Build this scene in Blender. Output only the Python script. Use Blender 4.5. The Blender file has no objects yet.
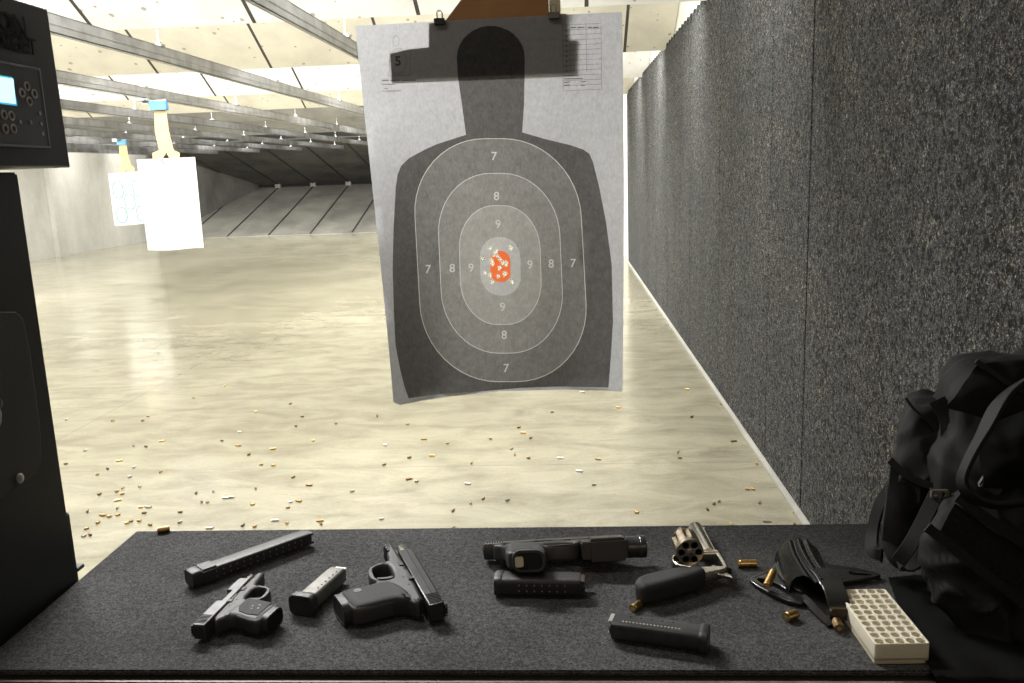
import bpy, bmesh, math, random
from mathutils import Vector, Matrix, noise
from mathutils.geometry import delaunay_2d_cdt
random.seed(7)
C = bpy.context.scene.collection
PI = math.pi
sc = bpy.context.scene

# ------------------------------------------------------------------ camera
EYE = 1.6
FPX = 865.5
YAW, PITCH, ROLL = -.06691, .19507, .03734
def cam_axes():
    cy, sy, cp, sp = math.cos(YAW), math.sin(YAW), math.cos(PITCH), math.sin(PITCH)
    f = Vector((sy*cp, cy*cp, -sp)); r = Vector((cy, -sy, 0)); d = f.cross(r)
    cr, sr = math.cos(ROLL), math.sin(ROLL)
    return cr*r+sr*d, -sr*r+cr*d, f
CR, CD, CF = cam_axes()
def ray(px, py):
    return CR*((px-512)/FPX)+CD*((py-341.5)/FPX)+CF
def at(px, py, z):                      # measured point of the photo on the level z
    w = ray(px, py); return Vector((0, 0, EYE))+w*((z-EYE)/w.z)
def aty(px, py, y):                     # measured point of the photo at the distance y
    w = ray(px, py); return Vector((0, 0, EYE))+w*(y/w.y)
cd = bpy.data.cameras.new('camera'); cam = bpy.data.objects.new('camera', cd); C.objects.link(cam)
cd.lens = FPX/1024*36; cd.sensor_width = 36; cd.clip_start = .02; cd.clip_end = 200
mx = Matrix((CR, -CD, -CF)).transposed().to_4x4(); mx.translation = (0, 0, EYE)
cam.matrix_world = mx; sc.camera = cam

# ------------------------------------------------------------------ materials
def newmat(name):
    m = bpy.data.materials.new(name); m.use_nodes = True
    nt = m.node_tree; return m, nt, nt.nodes, nt.links, nt.nodes['Principled BSDF']
def simple(name, col, rough=.5, metal=0, var=0, scale=60, bump=0, bscale=200, spec=.5, bdist=.001):
    m, nt, N, L, b = newmat(name)
    b.inputs['Base Color'].default_value = (*col, 1)
    b.inputs['Roughness'].default_value = rough; b.inputs['Metallic'].default_value = metal
    b.inputs['Specular IOR Level'].default_value = spec
    if var or bump:
        tc = N.new('ShaderNodeTexCoord')
    if var:
        n = N.new('ShaderNodeTexNoise'); n.inputs['Scale'].default_value = scale; n.inputs['Detail'].default_value = 4
        L.new(tc.outputs['Object'], n.inputs['Vector'])
        r = N.new('ShaderNodeValToRGB')
        r.color_ramp.elements[0].position = .3; r.color_ramp.elements[1].position = .7
        r.color_ramp.elements[0].color = (*[c*(1-var) for c in col], 1)
        r.color_ramp.elements[1].color = (*[min(1, c*(1+var)) for c in col], 1)
        L.new(n.outputs['Fac'], r.inputs['Fac']); L.new(r.outputs['Color'], b.inputs['Base Color'])
    if bump:
        n2 = N.new('ShaderNodeTexNoise'); n2.inputs['Scale'].default_value = bscale; n2.inputs['Detail'].default_value = 3
        L.new(tc.outputs['Object'], n2.inputs['Vector'])
        bp = N.new('ShaderNodeBump'); bp.inputs['Strength'].default_value = bump; bp.inputs['Distance'].default_value = bdist
        L.new(n2.outputs['Fac'], bp.inputs['Height']); L.new(bp.outputs['Normal'], b.inputs['Normal'])
    return m
def math_node(N, L, op, a, b=None):
    n = N.new('ShaderNodeMath'); n.operation = op
    for i, v in enumerate((a, b)):
        if v is None: continue
        if isinstance(v, (int, float)): n.inputs[i].default_value = v
        else: L.new(v, n.inputs[i])
    return n.outputs[0]
def mixc(N, L, fac, a, b, mode='MIX'):
    n = N.new('ShaderNodeMix'); n.data_type = 'RGBA'; n.blend_type = mode
    for i, v in ((0, fac), (6, a), (7, b)):
        if isinstance(v, (int, float)): n.inputs[i].default_value = v
        elif isinstance(v, tuple): n.inputs[i].default_value = (*v, 1)
        else: L.new(v, n.inputs[i])
    return n.outputs[2]
def tex(N, L, kind, scale, vec, **kw):
    n = N.new('ShaderNodeTex'+kind); n.inputs['Scale'].default_value = scale
    for k, v in kw.items():
        if k in n.inputs: n.inputs[k].default_value = v
    L.new(vec, n.inputs['Vector']); return n
def mapping(N, L, vec, scale=(1, 1, 1), loc=(0, 0, 0), rot=(0, 0, 0)):
    n = N.new('ShaderNodeMapping'); n.inputs['Scale'].default_value = scale; n.inputs['Location'].default_value = loc
    n.inputs['Rotation'].default_value = rot
    L.new(vec, n.inputs['Vector']); return n.outputs[0]
def ramp(N, L, fac, stops):
    r = N.new('ShaderNodeValToRGB'); e = r.color_ramp.elements
    while len(e) < len(stops): e.new(.5)
    for i, (p, c) in enumerate(stops):
        e[i].position = p; e[i].color = (c, c, c, 1) if isinstance(c, (int, float)) else (*c, 1)
    L.new(fac, r.inputs['Fac']); return r.outputs['Color']

def floor_mat():
    m, nt, N, L, b = newmat('polished_concrete')
    v = N.new('ShaderNodeTexCoord').outputs['Object']
    big = tex(N, L, 'Noise', .55, mapping(N, L, v, (1, .5, 1)), Detail=6, Roughness=.6).outputs['Fac']
    mid = tex(N, L, 'Noise', 3.2, mapping(N, L, v, (.7, 1.5, 1)), Detail=8, Roughness=.68, Distortion=.6).outputs['Fac']
    fine = tex(N, L, 'Noise', 60, v, Detail=4).outputs['Fac']
    c = ramp(N, L, big, [(.3, (.215, .20, .142)), (.7, (.36, .34, .255))])
    c2 = ramp(N, L, mid, [(.32, (.50, .48, .44)), (.60, (1, 1, 1))])
    c = mixc(N, L, .75, c, c2, 'MULTIPLY')
    c3 = ramp(N, L, fine, [(.3, .86), (.65, 1.)])
    c = mixc(N, L, .6, c, c3, 'MULTIPLY')
    # wear and soot beside the right wall
    sx = N.new('ShaderNodeSeparateXYZ'); L.new(v, sx.inputs[0])
    X, Y = sx.outputs['X'], sx.outputs['Y']
    # joints : one along, some across
    def line(src, pos, w):
        d = math_node(N, L, 'ABSOLUTE', math_node(N, L, 'SUBTRACT', src, pos)); return math_node(N, L, 'LESS_THAN', d, w)
    j = line(Y, 4.555, .006)
    for p in (9.1, 13.7, 18.2): j = math_node(N, L, 'MAXIMUM', j, line(Y, p, .006))
    for p in (-3.31, -7.9): j = math_node(N, L, 'MAXIMUM', j, line(X, p, .006))
    c = mixc(N, L, math_node(N, L, 'MULTIPLY', j, .35), c, (.12, .11, .09))
    L.new(c, b.inputs['Base Color'])
    rr = ramp(N, L, mid, [(.3, .22), (.7, .12)]); L.new(rr, b.inputs['Roughness'])
    b.inputs['Specular IOR Level'].default_value = .5
    bp = N.new('ShaderNodeBump'); bp.inputs['Strength'].default_value = .07; bp.inputs['Distance'].default_value = .004
    L.new(mid, bp.inputs['Height']); L.new(bp.outputs[0], b.inputs['Normal'])
    return m
def rubber_wall_mat():
    m, nt, N, L, b = newmat('shredded_rubber_panel')
    v = N.new('ShaderNodeTexCoord').outputs['Object']
    base = tex(N, L, 'Noise', 30, mapping(N, L, v, (1, .75, .6)), Detail=8, Roughness=.78, Distortion=.8).outputs['Fac']
    streak = tex(N, L, 'Noise', 1.0, mapping(N, L, v, (1, 2.2, .12)), Detail=5).outputs['Fac']
    c = ramp(N, L, base, [(.36, (.016, .019, .021)), (.62, (.088, .097, .106))])
    s = ramp(N, L, streak, [(.3, .62), (.7, 1.25)])
    c = mixc(N, L, 1., c, s, 'MULTIPLY')
    fl = tex(N, L, 'Noise', 95, mapping(N, L, v, (1, .5, .62)), Detail=3, Roughness=.6, Distortion=2.2).outputs['Fac']
    hue = tex(N, L, 'Noise', 37, mapping(N, L, v, (1, .6, .8), (3, 1, 2)), Detail=3).outputs['Fac']
    warm = tex(N, L, 'Noise', 2.2, v, Detail=5).outputs['Fac']
    thr = math_node(N, L, 'SUBTRACT', .68, math_node(N, L, 'MULTIPLY', warm, .16))
    fk = math_node(N, L, 'MULTIPLY', math_node(N, L, 'SUBTRACT', fl, thr), 26.); fk.node.use_clamp = True
    fc = ramp(N, L, hue, [(.35, (.20, .19, .17)), (.5, (.40, .33, .21)), (.65, (.60, .55, .42))])
    c = mixc(N, L, fk, c, fc)
    f2 = tex(N, L, 'Noise', 150, mapping(N, L, v, (1, .5, .6), (5, 2, 8)), Detail=2, Roughness=.5, Distortion=3.).outputs['Fac']
    k2 = math_node(N, L, 'MULTIPLY', math_node(N, L, 'SUBTRACT', f2, .56), 14.); k2.node.use_clamp = True
    c = mixc(N, L, math_node(N, L, 'MULTIPLY', k2, .8), c, (.36, .36, .355))
    pit = tex(N, L, 'Noise', 120, mapping(N, L, v, (1, .5, .5), (9, 4, 1)), Detail=4, Roughness=.6, Distortion=1.).outputs['Fac']
    c = mixc(N, L, 1., c, ramp(N, L, pit, [(.41, .06), (.52, 1.)]), 'MULTIPLY')
    L.new(c, b.inputs['Base Color']); b.inputs['Roughness'].default_value = .82
    b.inputs['Specular IOR Level'].default_value = .3
    fib = tex(N, L, 'Noise', 46, mapping(N, L, v, (1, .7, .6)), Detail=8, Roughness=.75, Distortion=1.2).outputs['Fac']
    bp = N.new('ShaderNodeBump'); bp.inputs['Strength'].default_value = 1.; bp.inputs['Distance'].default_value = .035
    L.new(fib, bp.inputs['Height']); L.new(bp.outputs[0], b.inputs['Normal'])
    return m
def baffle_mat(name, col, seam0):
    m, nt, N, L, b = newmat(name)
    v = N.new('ShaderNodeTexCoord').outputs['Object']
    dirt = tex(N, L, 'Noise', 2.2, v, Detail=6, Roughness=.6).outputs['Fac']
    c = ramp(N, L, dirt, [(.3, tuple(x*.82 for x in col)), (.6, col)])
    vo = tex(N, L, 'Voronoi', 15, v, Randomness=1.)
    sep = N.new('ShaderNodeSeparateColor'); L.new(vo.outputs['Color'], sep.inputs[0])
    rad = math_node(N, L, 'MULTIPLY', math_node(N, L, 'POWER', sep.outputs[0], 6.), .34)
    wob = tex(N, L, 'Noise', 50, v, Detail=2).outputs['Fac']
    d = math_node(N, L, 'ADD', vo.outputs['Distance'], math_node(N, L, 'MULTIPLY', wob, .07))
    spot = math_node(N, L, 'LESS_THAN', d, math_node(N, L, 'ADD', rad, .03))
    c = mixc(N, L, math_node(N, L, 'MULTIPLY', spot, .7), c, (.26, .2, .13))
    sx = N.new('ShaderNodeSeparateXYZ'); L.new(v, sx.inputs[0])
    k = math_node(N, L, 'FRACT', math_node(N, L, 'DIVIDE', math_node(N, L, 'SUBTRACT', sx.outputs['X'], seam0-12.2), 1.22))
    seam = math_node(N, L, 'LESS_THAN', k, .024)
    c = mixc(N, L, seam, c, (.05, .045, .035))
    L.new(c, b.inputs['Base Color']); b.inputs['Roughness'].default_value = .75
    return m
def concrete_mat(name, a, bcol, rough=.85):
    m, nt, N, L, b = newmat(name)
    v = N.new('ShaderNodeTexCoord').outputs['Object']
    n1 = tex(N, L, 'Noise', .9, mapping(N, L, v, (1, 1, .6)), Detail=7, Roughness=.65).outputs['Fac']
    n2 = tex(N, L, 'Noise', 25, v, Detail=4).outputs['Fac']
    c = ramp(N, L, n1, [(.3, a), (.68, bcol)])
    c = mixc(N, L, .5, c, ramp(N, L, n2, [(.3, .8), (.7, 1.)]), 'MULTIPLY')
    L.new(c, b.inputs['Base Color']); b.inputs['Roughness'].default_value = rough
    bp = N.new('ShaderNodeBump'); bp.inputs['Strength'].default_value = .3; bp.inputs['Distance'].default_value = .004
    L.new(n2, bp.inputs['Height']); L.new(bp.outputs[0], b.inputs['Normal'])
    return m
def mat_mat():
    m, nt, N, L, b = newmat('bench_carpet_mat')
    v = N.new('ShaderNodeTexCoord').outputs['Object']
    n1 = tex(N, L, 'Noise', 420, v, Detail=5, Roughness=.75).outputs['Fac']
    n2 = tex(N, L, 'Noise', 7, v, Detail=5).outputs['Fac']
    n3 = tex(N, L, 'Noise', 130, v, Detail=6, Roughness=.8).outputs['Fac']
    c = ramp(N, L, n1, [(.36, (.018, .0185, .019)), (.64, (.135, .137, .14))])
    c = mixc(N, L, .8, c, ramp(N, L, n3, [(.36, .45), (.62, 1.25)]), 'MULTIPLY')
    c = mixc(N, L, .7, c, ramp(N, L, n2, [(.35, .6), (.65, 1.)]), 'MULTIPLY')
    L.new(c, b.inputs['Base Color']); b.inputs['Roughness'].default_value = .95
    b.inputs['Specular IOR Level'].default_value = .2
    bp = N.new('ShaderNodeBump'); bp.inputs['Strength'].default_value = .9; bp.inputs['Distance'].default_value = .0015
    L.new(n1, bp.inputs['Height']); L.new(bp.outputs[0], b.inputs['Normal'])
    return m
def paper_mat(name, col, trans=.6, fibre=.25, scale=240):
    m, nt, N, L, b = newmat(name); N.remove(b)
    v = N.new('ShaderNodeTexCoord').outputs['Object']
    n1 = tex(N, L, 'Noise', scale, mapping(N, L, v, (1, 1, .45)), Detail=3, Roughness=.6).outputs['Fac']
    n2 = tex(N, L, 'Noise', scale*.25, v, Detail=4, Roughness=.7).outputs['Fac']
    s = math_node(N, L, 'MULTIPLY', math_node(N, L, 'ADD', n1, n2), .5)
    c = ramp(N, L, s, [(.36, tuple(x*(1-fibre) for x in col)), (.64, tuple(min(1, x*(1+fibre)) for x in col))])
    d = N.new('ShaderNodeBsdfDiffuse'); t = N.new('ShaderNodeBsdfTranslucent')
    L.new(c, d.inputs[0]); L.new(c, t.inputs[0])
    mx_ = N.new('ShaderNodeMixShader'); mx_.inputs[0].default_value = trans
    L.new(d.outputs[0], mx_.inputs[1]); L.new(t.outputs[0], mx_.inputs[2])
    L.new(mx_.outputs[0], N['Material Output'].inputs[0])
    return m
M = dict(
 floor=floor_mat(), rubber=rubber_wall_mat(), mat=mat_mat(),
 white_b=baffle_mat('white_baffle_board', (.84, .84, .81), -2.27), shaded_b=baffle_mat('shaded_baffle_board', (.66, .63, .53), .64-.02),  # creamier copy paints weaker lamplight onto every other baffle
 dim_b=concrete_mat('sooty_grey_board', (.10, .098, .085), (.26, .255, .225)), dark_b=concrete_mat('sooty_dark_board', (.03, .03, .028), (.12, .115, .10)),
 wall_l=concrete_mat('painted_concrete', (.30, .295, .26), (.43, .42, .375)),
 white_plain=simple('white_painted_board', (.84, .84, .80), .8, 0, .05, 3), pale=concrete_mat('pale_plaster', (.6, .58, .5), (.75, .73, .65)),
 trap=concrete_mat('grey_steel_trap_plate', (.10, .098, .085), (.24, .235, .20), .6),
 slot=simple('black_slot', (.006, .006, .006), .9),
 seam=simple('dark_seam', (.02, .02, .02), .9),
 galv=simple('galvanised_steel', (.36, .36, .36), .36, .75, .25, 8),
 galvd=simple('dull_galvanised_steel', (.22, .22, .22), .4, .6, .3, 6),
 panel=simple('black_powder_coat', (.010, .010, .011), .42, 0, .2, 300, .25, 900, .35, .0006),
 plate=simple('dark_grey_powder_coat', (.030, .031, .033), .5, 0, .2, 300, .25, 900, .4, .0006),
 bezel=simple('control_panel_face', (.022, .023, .025), .35), rim=simple('grey_bezel_rim', (.16, .165, .17), .4, .3),
 button=simple('grey_button_ring', (.30, .29, .27), .5),
 lip=simple('brown_laminate_edge', (.17, .13, .11), .5, 0, .3, 30),
 benchwood=simple('dark_laminate', (.02, .019, .018), .6),
 polymer=simple('black_polymer', (.022, .0225, .024), .42, 0, .15, 500, .5, 1400, .45, .0005),
 polymer2=simple('grey_black_polymer', (.036, .036, .037), .5, 0, .15, 500, .5, 1400, .45, .0005),
 stipple=simple('stippled_grip', (.022, .0225, .024), .62, 0, .25, 700, 1., 1100, .4, .001),
 slide=simple('blackened_slide_steel', (.045, .046, .05), .33, .75, .2, 60),
 slide2=simple('satin_grey_slide_steel', (.10, .10, .102), .5, .6, .15, 60),
 steel=simple('bare_steel', (.55, .54, .52), .22, 1.),
 stainless=simple('brushed_stainless', (.50, .47, .42), .27, 1., .15, 90, .2, 300),
 stainless2=simple('stained_cylinder_steel', (.40, .34, .25), .32, 1., .3, 120),
 magsteel=simple('grey_magazine_steel', (.15, .147, .135), .45, .4, .2, 60),
 magdark=simple('dark_magazine_steel', (.05, .05, .052), .36, .5, .2, 60),
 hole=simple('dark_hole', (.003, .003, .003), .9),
 dot=simple('brassy_dot', (.30, .24, .15), .4, .6), tealdot=simple('silver_dot', (.55, .55, .52), .35, .8),
 brass=simple('brass', (.62, .40, .15), .28, 1., .25, 200), brassdk=simple('tarnished_brass', (.30, .20, .09), .38, 1., .3, 200),
 nickel=simple('nickel_case', (.6, .58, .52), .3, 1.), copper=simple('copper_bullet', (.65, .28, .13), .28, 1.),
 orange=simple('orange_tip', (.8, .16, .03), .5),
 leather=simple('black_leather', (.014, .0138, .0135), .24, 0, 0, 200, .06, 250, .7, .0004),
 leatherb=simple('worn_brown_leather', (.055, .033, .02), .4, 0, .4, 200, .3, 350),
 thread=simple('thread', (.05, .045, .04), .8),
 tray=simple('cream_plastic_tray', (.66, .62, .50), .5, 0, .05, 60),
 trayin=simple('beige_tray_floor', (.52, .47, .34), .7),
 cloth=simple('black_nylon', (.006, .006, .0062), .72, 0, .3, 25, .5, 900, .18, .0008),
 cloth2=simple('charcoal_nylon', (.011, .0112, .0115), .7, 0, .25, 25, .5, 900, .18, .0008),
 webbing=simple('black_webbing', (.010, .010, .010), .65, 0, .3, 400, .6, 700, .18, .0008),
 velcro=simple('black_velcro', (.022, .022, .022), .98, 0, .3, 300, 1., 1200, .1, .001),
 buckle=simple('metal_buckle', (.30, .27, .22), .35, .7),
 card=simple('brown_cardboard', (.23, .11, .04), .85, 0, .12, 20), cardo=simple('orange_cardboard', (.62, .38, .17), .8, 0, .08, 20),
 tape=simple('blue_tape', (.08, .25, .42), .6), wood=simple('pale_wood', (.42, .36, .24), .7),
 clip=simple('black_binder_clip', (.008, .008, .008), .3),
 cable=simple('grey_cable', (.35, .35, .34), .4), bolt=simple('zinc_bolt', (.5, .5, .48), .35, .8),
 target=simple('white_target_paper', (.74, .73, .72), .75), teal=simple('teal_ink', (.05, .22, .23), .8),
 pip=simple('black_ink', (.05, .05, .05), .8),
 digit=simple('pale_print', (.62, .62, .60), .8), frag=simple('torn_white_paper', (.85, .84, .78), .9),
)
# main target
P_ = dict(paper=paper_mat('target_paper', (.40, .405, .42), .6, .12),
 head=paper_mat('black_ink_on_paper', (.095, .092, .09), .6, .2), z7=paper_mat('grey_ink_seven_zone', (.17, .167, .16), .6, .2),
 z8=paper_mat('grey_ink_eight_zone', (.225, .22, .21), .6, .18), z9=paper_mat('grey_ink_nine_zone', (.305, .30, .285), .6, .15),
 z10=paper_mat('light_grey_ink_ten_zone', (.43, .43, .425), .6, .1), x=paper_mat('orange_ink', (.80, .17, .055), .6, .04),
 line=paper_mat('pale_ring_line', (.52, .52, .50), .6, .1), flap=paper_mat('torn_paper', (.85, .85, .83), .6, .05), ink=paper_mat('fine_print_ink', (.17, .17, .17), .6, .1))

# ------------------------------------------------------------------ helpers
def setp(o, label=None, cat=None, group=None, kind=None):
    if label: o['label'] = label
    if cat: o['category'] = cat
    if group: o['group'] = group
    if kind: o['kind'] = kind
    return o
def link(name, me, mat, parent=None, smooth=False, ang=35):
    if isinstance(me, bmesh.types.BMesh):
        bm = me; me = bpy.data.meshes.new(name); bm.normal_update(); bm.to_mesh(me); bm.free()
    me.name = name
    if mat is not None:
        if isinstance(mat, (list, tuple)):
            [me.materials.append(x) for x in mat]
        else:
            me.materials.clear(); me.materials.append(mat)
    if smooth:
        me.polygons.foreach_set('use_smooth', [True]*len(me.polygons))
        try: me.set_sharp_from_angle(angle=math.radians(ang))
        except Exception: pass
    o = bpy.data.objects.new(name, me); C.objects.link(o)
    if parent: o.parent = parent
    return o
def empty(name, label, cat, group=None, loc=(0, 0, 0)):
    o = bpy.data.objects.new(name, None); o.empty_display_size = .05; C.objects.link(o); o.location = loc
    return setp(o, label, cat, group)
def bm_new(): return bmesh.new()
def box(bm, a, b, bev=0, mi=0, M4=None):
    vs = [bm.verts.new((x, y, z)) for x in (a[0], b[0]) for y in (a[1], b[1]) for z in (a[2], b[2])]
    fs = [bm.faces.new([vs[i] for i in q]) for q in ((0, 1, 3, 2), (4, 6, 7, 5), (0, 4, 5, 1), (2, 3, 7, 6), (0, 2, 6, 4), (1, 5, 7, 3))]
    for f in fs: f.material_index = mi
    bmesh.ops.recalc_face_normals(bm, faces=fs)
    if bev:
        es = list({e for f in fs for e in f.edges})
        r = bmesh.ops.bevel(bm, geom=es, offset=bev, segments=2, affect='EDGES', clamp_overlap=True)
        vs = list({v for f in r['faces'] for v in f.verts}|{v for v in vs if v.is_valid})
        for f in r['faces']: f.material_index = mi
    if M4 is not None:
        for v in vs:
            if v.is_valid: v.co = M4 @ v.co
    return vs
def boxobj(name, a, b, mat, parent=None, bev=0, smooth=False):
    bm = bm_new(); box(bm, a, b, bev); return link(name, bm, mat, parent, smooth)
def tube(bm, pts, rads, seg=12, cap=True, mi=0):
    pts = [Vector(p) for p in pts]
    if isinstance(rads, (int, float)): rads = [rads]*len(pts)
    rings = []; up = None
    for i, p in enumerate(pts):
        t = (pts[min(i+1, len(pts)-1)]-pts[max(i-1, 0)])
        if t.length < 1e-9: t = Vector((0, 0, 1)) if up is None else tprev
        t.normalize(); tprev = t
        if up is None: up = t.orthogonal().normalized()
        up = (up-t*up.dot(t)).normalized(); s = t.cross(up)
        rings.append([bm.verts.new(p+(up*math.cos(2*PI*k/seg)+s*math.sin(2*PI*k/seg))*rads[i]) for k in range(seg)])
    fs = []
    for a, b in zip(rings, rings[1:]):
        for k in range(seg): fs.append(bm.faces.new((a[k], a[(k+1) % seg], b[(k+1) % seg], b[k])))
    if cap:
        fs.append(bm.faces.new(list(reversed(rings[0])))); fs.append(bm.faces.new(rings[-1]))
    for f in fs: f.material_index = mi
    return rings
def axis_lathe(bm, prof, o=(0, 0, 0), d=(1, 0, 0), seg=20, mi=0):     # prof: list of (distance along axis, radius)
    o = Vector(o); d = Vector(d).normalized(); u = d.orthogonal().normalized(); w = d.cross(u)
    rings = [[bm.verts.new(o+d*s+(u*math.cos(2*PI*k/seg)+w*math.sin(2*PI*k/seg))*max(r, 1e-5)) for k in range(seg)] for s, r in prof]
    fs = []
    for a, b in zip(rings, rings[1:]):
        for k in range(seg): fs.append(bm.faces.new((a[k], a[(k+1) % seg], b[(k+1) % seg], b[k])))
    fs.append(bm.faces.new(list(reversed(rings[0])))); fs.append(bm.faces.new(rings[-1]))
    for f in fs: f.material_index = mi
def loft(bm, rings, cap=True, mi=0):
    R_ = [[bm.verts.new(p) for p in r] for r in rings]; n = len(R_[0]); fs = []
    for a, b in zip(R_, R_[1:]):
        for k in range(n): fs.append(bm.faces.new((a[k], a[(k+1) % n], b[(k+1) % n], b[k])))
    if cap: fs += [bm.faces.new(list(reversed(R_[0]))), bm.faces.new(R_[-1])]
    for f in fs: f.material_index = mi
    return R_
def rrect(w, h, r, n=5):                # rounded rectangle outline, centred
    out = []
    for cx, cy, a0 in ((w/2-r, h/2-r, 0), (-w/2+r, h/2-r, 90), (-w/2+r, -h/2+r, 180), (w/2-r, -h/2+r, 270)):
        for k in range(n+1):
            a = math.radians(a0+90*k/n); out.append((cx+r*math.cos(a), cy+r*math.sin(a)))
    return out
def circ(x, y, r, n=16): return [(x+r*math.cos(2*PI*k/n), y+r*math.sin(2*PI*k/n)) for k in range(n)]
def smoothpoly(pts, it=1):
    for _ in range(it):
        o = []
        for i, p in enumerate(pts):
            q = pts[(i+1) % len(pts)]
            o += [(p[0]*.78+q[0]*.22, p[1]*.78+q[1]*.22), (p[0]*.22+q[0]*.78, p[1]*.22+q[1]*.78)]
        pts = o
    return pts
def prof(splines, thick, bev=0, z0=0, res=2, scale=.001, sm=0):
    """flat outline with holes, extruded along z and rounded at its rims -> mesh"""
    cu = bpy.data.curves.new('tmp', 'CURVE'); cu.dimensions = '2D'; cu.fill_mode = 'BOTH'
    for i, pts in enumerate(splines):
        if sm: pts = smoothpoly(pts, sm)
        sp = cu.splines.new('POLY'); sp.points.add(len(pts)-1); sp.use_cyclic_u = True
        for k, p in enumerate(pts): sp.points[k].co = (p[0]*scale, p[1]*scale, 0, 1)
    cu.extrude = max(thick*scale/2-bev*scale, 1e-5); cu.bevel_depth = bev*scale; cu.bevel_resolution = res; cu.offset = -bev*scale
    ob = bpy.data.objects.new('tmp', cu); C.objects.link(ob)
    dg = bpy.context.evaluated_depsgraph_get(); dg.update()
    me = bpy.data.meshes.new_from_object(ob.evaluated_get(dg))
    bpy.data.objects.remove(ob); bpy.data.curves.remove(cu)
    if z0: me.transform(Matrix.Translation((0, 0, z0*scale)))
    return me
def text_mesh(s, size, M4, ext=0., align='CENTER', bold=0.):
    cu = bpy.data.curves.new('t', 'FONT'); cu.body = s; cu.size = size; cu.align_x = align; cu.align_y = 'CENTER'; cu.extrude = ext; cu.offset = bold
    ob = bpy.data.objects.new('t', cu); C.objects.link(ob)
    dg = bpy.context.evaluated_depsgraph_get(); dg.update()
    me = bpy.data.meshes.new_from_object(ob.evaluated_get(dg))
    bpy.data.objects.remove(ob); bpy.data.curves.remove(cu); me.transform(M4); return me
def place2(o, A, B, pA, pB, flip=False, tilt=0, lift=0, scl=None):
    """lay a thing on the mat: local points A and B (mm, z height above mat) come to lie where pA, pB are"""
    A = Vector(A)*.001; B = Vector(B)*.001
    if flip: fA = Vector((A.x, -A.y)); fB = Vector((B.x, -B.y))
    else: fA = A.xy; fB = B.xy
    dl = fB-fA; dw = pB.xy-pA.xy
    s = dw.length/dl.length if scl is None else scl
    ang = math.atan2(dw.y, dw.x)-math.atan2(dl.y, dl.x)
    R_ = Matrix.Rotation(ang, 4, 'Z')
    S = Matrix.Scale(s, 4)
    F = Matrix.Rotation(PI, 4, 'X') if flip else Matrix.Identity(4)
    mid_l = R_.to_3x3() @ (Vector(((fA.x+fB.x)/2, (fA.y+fB.y)/2, 0))*s)
    mid_w = (pA+pB)/2
    loc = Vector((mid_w.x-mid_l.x, mid_w.y-mid_l.y, MZ+lift))
    T = Matrix.Rotation(math.radians(tilt), 4, 'X')
    o.matrix_world = Matrix.Translation(loc) @ R_ @ F @ T @ S
    return s
BZ = EYE-.57-.007                       # bench top
MZ = EYE-.57                            # mat top
XR, XL = 1.038, -11.95

# ------------------------------------------------------------------ setting
def struct(o): o['kind'] = 'structure'; return o
struct(boxobj('floor', (XL-.3, -3, -.12), (XR+.3, 31, 0), M['floor']))
struct(boxobj('ceiling', (XL-.3, -3, 4.3), (XR+.4, 31, 4.4), M['dark_b']))
# right wall: shredded rubber panels, ragged upper rim, on a pale kerb
def rubber_panel_wall():
    bm = bm_new(); top = EYE+1.135
    joints = [-1.0, .9, 3.81, 4.53, 6.0, 7.40, 9.06, 10.26, 11.4, 12.6, 13.7, 14.75]
    for a, b in zip(joints, joints[1:]):
        g = .008
        n = max(2, int((b-a)/.17)); prevz = None
        # a stepped upper edge, one tooth every 12 cm
        ys = [a+g+(b-a-2*g)*i/n for i in range(n+1)]
        for y0, y1 in zip(ys, ys[1:]):
            p = [bm.verts.new(v) for v in ((XR, y0, .03), (XR, y1, .03), (XR, y1, top-.035), (XR, y0, top+.05),
                                         (XR+.08, y0, .03), (XR+.08, y1, .03), (XR+.08, y1, top-.035), (XR+.08, y0, top+.05))]
            bm.faces.new((p[0], p[3], p[2], p[1])); bm.faces.new((p[3], p[7], p[6], p[2]))
            bm.faces.new((p[0], p[4], p[7], p[3])); bm.faces.new((p[1], p[2], p[6], p[5])); bm.faces.new((p[4], p[5], p[6], p[7]))
    return link('wall_right', bm, M['rubber'])
struct(rubber_panel_wall())
struct(boxobj('wall_right_core', (XR+.081, -3, 0), (XR+.3, 14.75, EYE+1.08), M['seam']))
struct(boxobj('wall_right_upper', (XR+.078, -3, EYE+1.081), (XR+.3, 14.75, 4.3), M['white_plain']))
struct(boxobj('wall_far_right', (XR-.0, 14.76, 0), (XR+.3, 31, 4.3), M['pale']))
struct(boxobj('baseboard_right', (XR-.022, -1, 0), (XR+.02, 14.75, .024), M['wall_l'], bev=.004))
bm = bm_new(); box(bm, (XL-.3, -3, 0), (XL, 31, 4.3)); box(bm, (XL, 19.6, 0), (XL+.12, 20.0, 4.3)); struct(link('wall_left', bm, M['wall_l']))
struct(boxobj('wall_back', (XL-.3, 30.4, 0), (XR+.3, 30.7, 4.3), M['trap']))
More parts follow.
